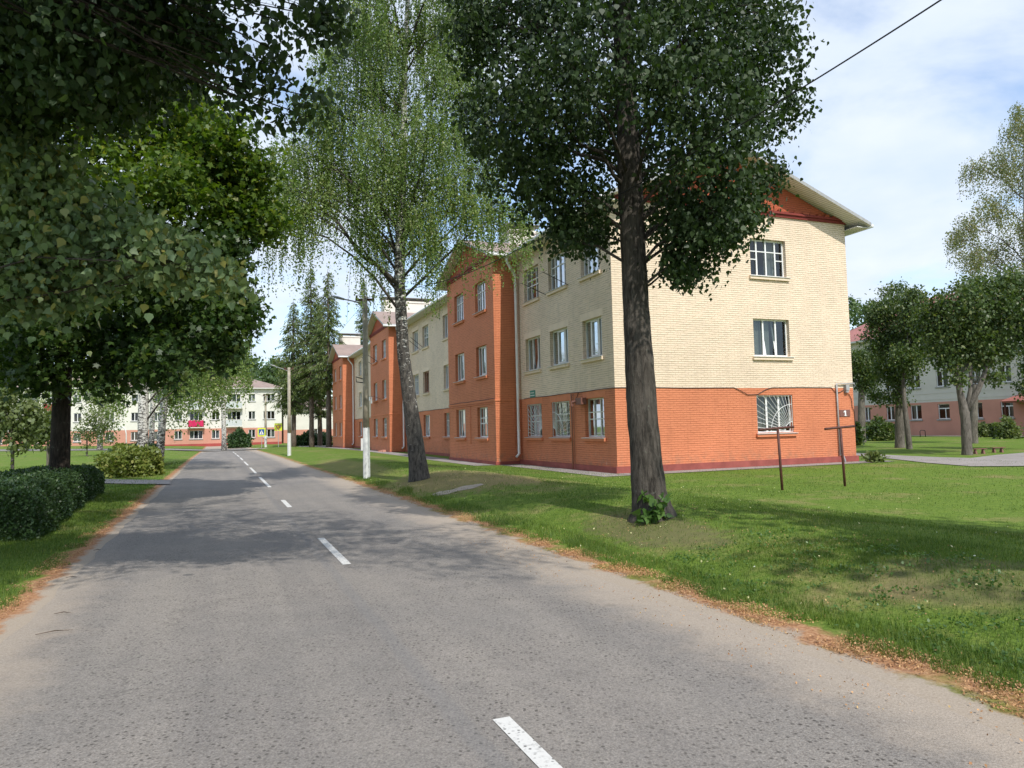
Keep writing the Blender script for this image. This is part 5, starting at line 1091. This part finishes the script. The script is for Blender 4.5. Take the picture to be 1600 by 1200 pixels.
# trees behind the viewer: their shade lies on the verge in front
def back_tree(x, y, h, R, label, n=11000, sz=.2):
    bz = gz((x, y)); bb = []
    for k in range(18):
        an = random.uniform(0, 6.28); rr = R * math.sqrt(random.uniform(0, 1)) * .75; bb.append(((x + rr * math.cos(an), y + rr * math.sin(an), random.uniform(h * .45, h)), R * .42, 1))
    tree("lime_tree", label, "tree", (x, y, bz), [(x, y, bz - .2), (x, y, h * .5), (x, y, h * .9)], [.3, .2, .05], bb, n, sz, 'oval', "lime_leaf", "lime_bark", "limes behind the viewer", .5, .5, 16, .3, .08, 10, 3)
back_tree(*ns2w(8.6, -3.0), 9.5, 3.2, "lime behind the viewer on the right verge")
back_tree(*ns2w(8.9, .6), 9.5, 2.3, "second lime beyond the right edge of the view, beside the verge", 3500)
back_tree(*ns2w(-6.5, 12.2), 11.5, 2.6, "lime standing out of view left of the hedge", 9000)

# woods far behind
def woods(name, label, pts, leaf=.75, n=260, rr=3.4, m_="woods_leaf"):
    allc = []
    for px, py, Y in pts:
        c = at(px, py, Y); k = 7
        for _ in range(k):
            q = c + np.array([random.uniform(-3, 3), random.uniform(-3, 3), random.uniform(-7, 0)]); allc.append(blob_points(q, np.array([rr, rr, rr * .9]) * random.uniform(.5, .9), n // k * 2, .6))
    np_mesh(name, leaves(np.concatenate(allc), leaf, 'oval', .3, .6), 6, m_, label=label, cat="woods", kind="stuff")
woods("woods", "distant green woods rising behind the far block", [(x, 562 + 14 * math.sin(x * .05) + random.uniform(-6, 8), 165) for x in range(330, 470, 14)] + [(x, 590, 160) for x in range(330, 500, 14)] + [(x, 570, 170) for x in range(-40, 330, 22)] + [(x, 500, 120) for x in range(560, 700, 40)][:0])
woods("woods", "distant treetops behind the right-hand roof", [(1335, 468, 130), (1352, 464, 130), (1368, 468, 130), (1385, 470, 130), (1320, 475, 130), (1420, 480, 130), (1300, 480, 130)], .5, 200, 1.9)

# ------------------------------------------------------------------ hedges and shrubs
def leafy_box(name, label, cat, pts, n, size, shape, mat, group=None, core=True, noise_=0.10, flat=.3, droop=.0, stems=None, boxy=.62):
    """pts: list of (cx, cy, half-width, height) stations; builds a rounded hedge along them"""
    P_ = np.array(pts, float); z0 = gz(P_[0][:2]); root = empty(name, (P_[0][0], P_[0][1], z0), 0, label, cat, group)
    seg = np.linalg.norm(np.diff(P_[:, :2], axis=0), axis=1); cum = np.concatenate([[0], np.cumsum(seg)]); T_ = cum[-1]
    t_ = rng.uniform(-.03, 1.03, n) * T_; t_c = np.clip(t_, 0, T_); cx = np.interp(t_c, cum, P_[:, 0]); cy = np.interp(t_c, cum, P_[:, 1]); hw = np.interp(t_c, cum, P_[:, 2]); hh = np.interp(t_c, cum, P_[:, 3])
    i = np.clip(np.searchsorted(cum, t_c) - 1, 0, len(seg) - 1); d = np.diff(P_[:, :2], axis=0)[i] / seg[i][:, None]; nrm = np.stack([d[:, 1], -d[:, 0]], 1)
    a = rng.uniform(-.12, 1.12, n) * math.pi; q = 1 - np.abs(rng.normal(0, .09, n))
    lump = 1 + noise_ * np.sin(t_ * 2.7 + 3 * a) + noise_ * .7 * np.sin(t_ * 5.9 - 2 * a + 1)
    e_ = boxy
    ca = np.sign(np.cos(a)) * np.abs(np.cos(a)) ** e_; sa = np.clip(np.sin(a), -.3, 1); sa = np.sign(sa) * np.abs(sa) ** e_
    off = ca * hw * q * lump; z = (sa * hh * q * lump); z = np.where(z < .05, rng.uniform(.0, .4, n) * hh, z)
    end = np.where(t_ < 0, t_ / T_, np.where(t_ > T_, t_ / T_ - 1, 0)) * T_
    w = np.stack([cx + nrm[:, 0] * off + d[:, 0] * end, cy + nrm[:, 1] * off + d[:, 1] * end], 1); gz_ = H(w[:, 0], w[:, 1])
    # end caps
    k = n // 8; idx = rng.integers(0, 2, k) * (len(P_) - 1); dd = np.where(idx[:, None] == 0, -d[0][None] * 0 - (P_[1, :2] - P_[0, :2])[None] / seg[0], (P_[-1, :2] - P_[-2, :2])[None] / seg[-1])
    nn_ = np.stack([dd[:, 1], -dd[:, 0]], 1); o2 = rng.uniform(-1, 1, k) * P_[idx, 2]; z2 = rng.uniform(.02, 1, k) * P_[idx, 3]; bul = .22 * np.sqrt(np.clip(1 - (o2 / P_[idx, 2]) ** 2, 0, 1)) + rng.normal(0, .05, k)
    w2 = P_[idx, :2] + nn_ * o2[:, None] + dd * bul[:, None]
    c = np.concatenate([np.column_stack([w, z + gz_]), np.column_stack([w2, z2 * (1 - .25 * (o2 / P_[idx, 2]) ** 2) + H(w2[:, 0], w2[:, 1])])])
    c -= np.array([P_[0][0], P_[0][1], z0])
    m = MB()
    for j in range(60 if stems is None else stems):      # woody stems inside
        t0 = random.uniform(0, 1) * T_; x = np.interp(t0, cum, P_[:, 0]) - P_[0][0]; y = np.interp(t0, cum, P_[:, 1]) - P_[0][1]; w0 = np.interp(t0, cum, P_[:, 2]); h0 = np.interp(t0, cum, P_[:, 3]); zz = float(H(x + P_[0][0], y + P_[0][1])) - z0
        m.tube(curve((x + random.uniform(-.1, .1), y + random.uniform(-.1, .1), zz - .03), (x + random.uniform(-.8, .8) * w0, y + random.uniform(-.8, .8) * w0, zz + h0 * .85), .05, 3), [.012, .009, .006, .003], 4, 0, False)
    m.build("stem", "dark_bark", root)
    # inner mass of leaves keeps it opaque
    k = n // 2; tt = rng.uniform(0, 1, k) * T_; xx = np.interp(tt, cum, P_[:, 0]); yy = np.interp(tt, cum, P_[:, 1]); ww = np.interp(tt, cum, P_[:, 2]); h2 = np.interp(tt, cum, P_[:, 3])
    th_ = rng.uniform(0, 6.28, k); rr = np.sqrt(rng.uniform(0, .72, k)); ci = np.column_stack([xx + np.cos(th_) * ww * rr, yy + np.sin(th_) * ww * rr, H(xx, yy) + h2 * rng.uniform(.05, .86, k)]) - np.array([P_[0][0], P_[0][1], z0])
    np_mesh("foliage", leaves(np.concatenate([c, ci]), size, shape, droop, flat), len(SHAPES[shape]), mat, root)
    return root
st = []
for n_, s_, hw, hh in ((-3.6, 13.6, .95, .88), (-3.62, 14.8, .98, .92), (-3.7, 16.5, .92, .86), (-3.8, 18.5, .92, .88), (-3.9, 20.5, .9, .84), (-3.9, 22, .88, .84), (-3.9, 23.6, .84, .80)): q = ns2w(n_, s_); st.append((q[0], q[1], hw, hh))
leafy_box("clipped_hedge", "long dark clipped hedge along the left verge in the foreground", "hedge", st, 70000, .042, 'oval', "hedge_leaf", noise_=.045, droop=-.3, flat=.1, boxy=.42)
st = []
for px, py, Y, hw, hh in ((168, 735, 28.9, .75, .95), (190, 735, 29.2, 1.0, 1.2), (215, 735, 29.8, .95, 1.15), (226, 732, 30.6, .7, 1.0)): q = gnd(px, 744, .0); q = at(px, 740, Y); st.append((q[0], q[1], hw, hh))
leafy_box("round_shrub", "rounded yellow-green shrub by the left path", "shrub", st, 9000, .11, 'oval', "bush_leaf", noise_=.09, droop=.2, stems=20)
st = []
for n_, s_, hw, hh in ((-3.7, 34.5, .8, 1.15), (-3.75, 38, .85, 1.2), (-3.8, 43, .85, 1.15), (-3.9, 48, .8, 1.1)): q = ns2w(n_, s_); st.append((q[0], q[1], hw, hh))
leafy_box("clipped_hedge", "shorter dark hedge continuing behind the yellow-green shrub at the birches' feet", "hedge", st, 12000, .10, 'oval', "hedge_leaf", noise_=.08, stems=20)
def bush(px, pbase, Y, w, h, label, mat, n, size, name="shrub"):
    q = at(px, pbase, Y); leafy_box(name, label, "shrub", [(q[0] - w * .5, q[1], w * .45, h * .85), (q[0], q[1], w * .6, h), (q[0] + w * .5, q[1], w * .45, h * .8)], n, size, 'oval', mat, noise_=.16, stems=10)
bush(374, 697, 100, 2.2, 2.4, "dark round shrub at the foot of the far block's balconies", "hedge_leaf", 3500, .22)
bush(490, 693, 96, 3.6, 1.7, "clipped dark hedge on the slope behind the spruce trunks", "hedge_leaf", 4000, .24, "clipped_hedge")
bush(1375, 690, 52, 1.3, 1.5, "leafy shrub left of the paired limes before the pink ground floor", "pollard_leaf", 1500, .18)
bush(1397, 688, 56, .9, 1.0, "small shrub hidden behind the paired limes", "pollard_leaf", 900, .18)
bush(1537, 690, 55, .7, 1.1, "left of three small leafy shrubs beside the right block", "young_leaf", 700, .16)
bush(1553, 690, 55, .8, 1.0, "middle of three small leafy shrubs beside the right block", "young_leaf", 700, .16)
bush(1576, 693, 50, 1.0, 1.4, "right and tallest of three small leafy shrubs beside the right block", "young_leaf", 900, .16)
bush(1367, 719, 27, .32, .36, "low bright clump of leaves beside the path past the gable corner", "young_leaf", 260, .14, "leafy_clump")
bush(1337, 692, 44, .5, 1.6, "narrow shrub just past the gable corner", "pollard_leaf", 700, .16)
# young pale trees on the far left lawn
def young(px, pbase, Y, label, blobs, n):
    b = at(px, pbase, Y); bz = gz(b); top = blobs[0]
    tree("young_tree", label, "tree", (b[0], b[1], bz), [(b[0], b[1], bz - .1), P(px, (pbase + top[1]) / 2, Y), P(top[0], top[1], Y)], [.07, .055, .03], [(P(x, y, Y), r, w) for x, y, r, w in blobs], n, .15, 'oval', "young_leaf", "pale_bark", "young trees on the left lawn", .3, .5, 14, .2, .03, 8, 4)
young(20, 712, 30, "pale leafy young tree at the left edge of the picture", [(10, 650, .8, 1.3), (40, 660, .7, 1.1), (5, 620, .7, 1), (30, 690, .5, .6), (50, 640, .5, .6), (-20, 660, .8, 1)], 3800)
young(75, 712, 36, "pale young tree between the left edge tree and the maple trunk", [(70, 660, .7, 1), (60, 680, .6, .8), (80, 670, .5, .7)], 1500)
young(136, 706, 60, "young green tree in the gap right of the maple trunk", [(150, 660, 1.1, 1), (135, 680, 1.1, 1), (165, 675, 1.0, 1), (150, 640, 1.2, 1)], 2600)

# sprout of leaves at the foot of the big lime
(b, bz) = lime_b
sp_ = empty("basal_sprout", (b[0] - .12, b[1] - .42, gz((b[0] - .12, b[1] - .42))), 0, "fresh green leafy sprout at the foot of the big lime", "sprout")
m = MB(); cl_ = []
for k in range(16):
    an = random.uniform(0, 6.28); e_ = (random.uniform(-.26, .26), random.uniform(-.14, .12), random.uniform(.12, .46)); m.tube(curve((random.uniform(-.05, .05), .05, -.03), e_, .03, 3), .005, 4, 0, False)
    for j in range(7): f = random.uniform(.35, 1.05); cl_.append((e_[0] * f + random.uniform(-.04, .04), e_[1] * f + random.uniform(-.04, .04), e_[2] * f + random.uniform(-.03, .03)))
m.build("stem", "lime_bark", sp_); np_mesh("foliage", leaves(np.array(cl_), .095, 'lime', .1, .7), 8, "weed_leaf", sp_)

# ------------------------------------------------------------------ ground cover
def nse(x, y): return .5 + .25 * (np.sin(x * 2.1 + 1.3 * np.sin(y * 1.7)) + np.sin(y * 2.7 + 1.1 * np.sin(x * 2.3)))
def scatter(n, n0, n1, s0, s1, pw=1.0):
    s = s0 + (s1 - s0) * rng.uniform(size=n) ** pw; k = n0 + (n1 - n0) * rng.uniform(size=n)
    return RN[None] * k[:, None] + RR[None] * s[:, None], k, s
def blades(name, label, areas, mat="grass_blade"):
    vs = []
    for (n, n0, n1, s0, s1, pw, h, wd) in areas:
        w, k, s = scatter(n, n0, n1, s0, s1, pw); ew = .16 * np.sin(s * 3.1) + .10 * np.sin(s * 7.7 + 1) + .05 * np.sin(s * 19)
        ok = np.where(k > 0, k > 4.22 + ew, k < -1.95 + ew * .8) & (rng.uniform(size=n) < .35 + .65 * nse(w[:, 0], w[:, 1]))
        bare = ((k - 5.9) / .8) ** 2 + ((s - 4.3) / .9) ** 2 < .8; bare |= ((k - 5.5) / .6) ** 2 + ((s - 8.4) / 1.4) ** 2 < .8
        dryz = (((k - 6.3) / 2.0) ** 2 + ((s - 19.0) / 3.6) ** 2 < 1.0 + .5 * np.sin(w[:, 0] * 5)) | (((k - 5.2) / .9) ** 2 + ((s - 31) / 8) ** 2 < .8)
        ok &= ~(dryz & (rng.uniform(size=n) < .82))
        ok &= ~(bare & (rng.uniform(size=n) < .5)); w = w[ok]; M = len(w)
        c = np.column_stack([w, H(w[:, 0], w[:, 1]) - .005]); hh = h * rng.uniform(.5, 1.35, M); an = rng.uniform(0, 2 * math.pi, M); ln = rng.uniform(.1, .75, M)
        wx = wd * rng.uniform(.6, 1.3, M); a2 = an + math.pi / 2 + rng.uniform(-.5, .5, M)
        p0 = c + np.column_stack([np.cos(an) * wx, np.sin(an) * wx, np.zeros(M)]); p1 = c - np.column_stack([np.cos(an) * wx, np.sin(an) * wx, np.zeros(M)]); p2 = c + np.column_stack([np.cos(a2) * ln * hh, np.sin(a2) * ln * hh, hh])
        vs.append(np.stack([p0, p1, p2], 1).reshape(-1, 3))
    np_mesh(name, np.concatenate(vs), 3, mat, label=label, cat="grass", kind="stuff")
blades("grass", "short green grass on the verges and lawn",
    [(80000, 4.1, 7.5, 1.2, 6.5, 1.0, .038, .0022), (70000, 4.1, 10, 5, 12, 1.0, .038, .0032), (60000, 4.1, 16, -2, 20, 1.0, .036, .004), (45000, 4.1, 12, 12, 30, 1.0, .04, .006), (30000, 12, 26, 8, 30, 1.0, .045, .007),
     (45000, -3.6, -1.7, 5.5, 14, 1.0, .055, .003), (30000, -4, -1.7, 12, 27, 1.0, .06, .005), (20000, -12, -1.8, 26, 50, 1.0, .08, .009)])
blades("grass_fringe", "longer grass tufts fringing the right road edge", [(18000, 4.15, 4.7, 1.5, 9, 1.0, .075, .0028), (12000, 4.15, 4.8, 9, 25, 1.0, .08, .0045)])
# broad-leaved weeds, right foreground
w, k, s = scatter(1500, 4.4, 6.6, 1.6, 7.0, 1.0); keep = nse(w[:, 0] * 3.2, w[:, 1] * 3.2) > .3 + .5 * rng.uniform(0, 1, len(w)); w = w[keep]
w = np.repeat(w, 6, axis=0) + rng.normal(size=(len(w) * 6, 2)) * .035; c = np.column_stack([w, H(w[:, 0], w[:, 1]) + rng.uniform(.01, .04, len(w))])
np_mesh("ground_weeds", leaves(c, .024, 'oval', -.1, .7), 6, "weed_leaf", label="low broad-leaved weeds in the grass of the right bank", cat="weeds", kind="stuff")
# dry litter along the edges
cs = []
for (n, n0, n1, s0, s1) in ((17000, 3.95, 4.36, 1.5, 9), (12000, 3.95, 4.36, 9, 26), (900, 3.2, 3.9, 1.5, 10), (6000, -2.1, -1.75, 6, 14), (4000, -2.05, -1.75, 14, 26), (2500, 4.3, 7, 1.6, 10)):
    w, k, s = scatter(n, n0, n1, s0, s1); ww = nse(w[:, 0] * 2.4 + 3, w[:, 1] * 2.4) > .40 + .25 * rng.uniform(-1, 1, len(w)); w = w[ww]; cs.append(np.column_stack([w, H(w[:, 0], w[:, 1]) + .012 + rng.uniform(0, .012, len(w))]))
c = np.concatenate(cs); np_mesh("leaf_litter", leaves(c, .013, 'oval', 0, .9), 6, "dry_litter", label="orange-brown dry litter lying along both road edges", cat="litter", kind="stuff")
w, k, s = scatter(520, 4.3, 13, 1.6, 24); c = np.column_stack([w, H(w[:, 0], w[:, 1]) + .035]); np_mesh("fallen_petals", leaves(c, .022, 'oval', 0, .95), 6, "petal_litter", label="scattered pale yellow leaves on the right lawn", cat="litter", kind="stuff")
for i, (px, py, ln, an) in enumerate(((85, 992, .26, .5), (98, 962, .14, .2), (112, 905, .13, .1), (152, 862, .1, .2))):
    p = gnd(px, py); m = MB(); m.tube([(-ln / 2, 0, .012), (0, .02, .02), (ln / 2, -.01, .014)], [.003, .005, .002], 5)
    lab = ["longest forked dry twig on the sandy left road edge", "short dry twig just beyond the longest one on the left edge", "small dark twig on the litter of the left edge", "pale twig lying on the orange litter patch"][i]
    o = m.build("dry_twig", "spruce_bark", None, label=lab, cat="twig", group="twigs on the left road edge"); o.location = (p[0], p[1], 0.01); o.rotation_euler = (0, 0, an)
print("objects", len(bpy.data.objects))
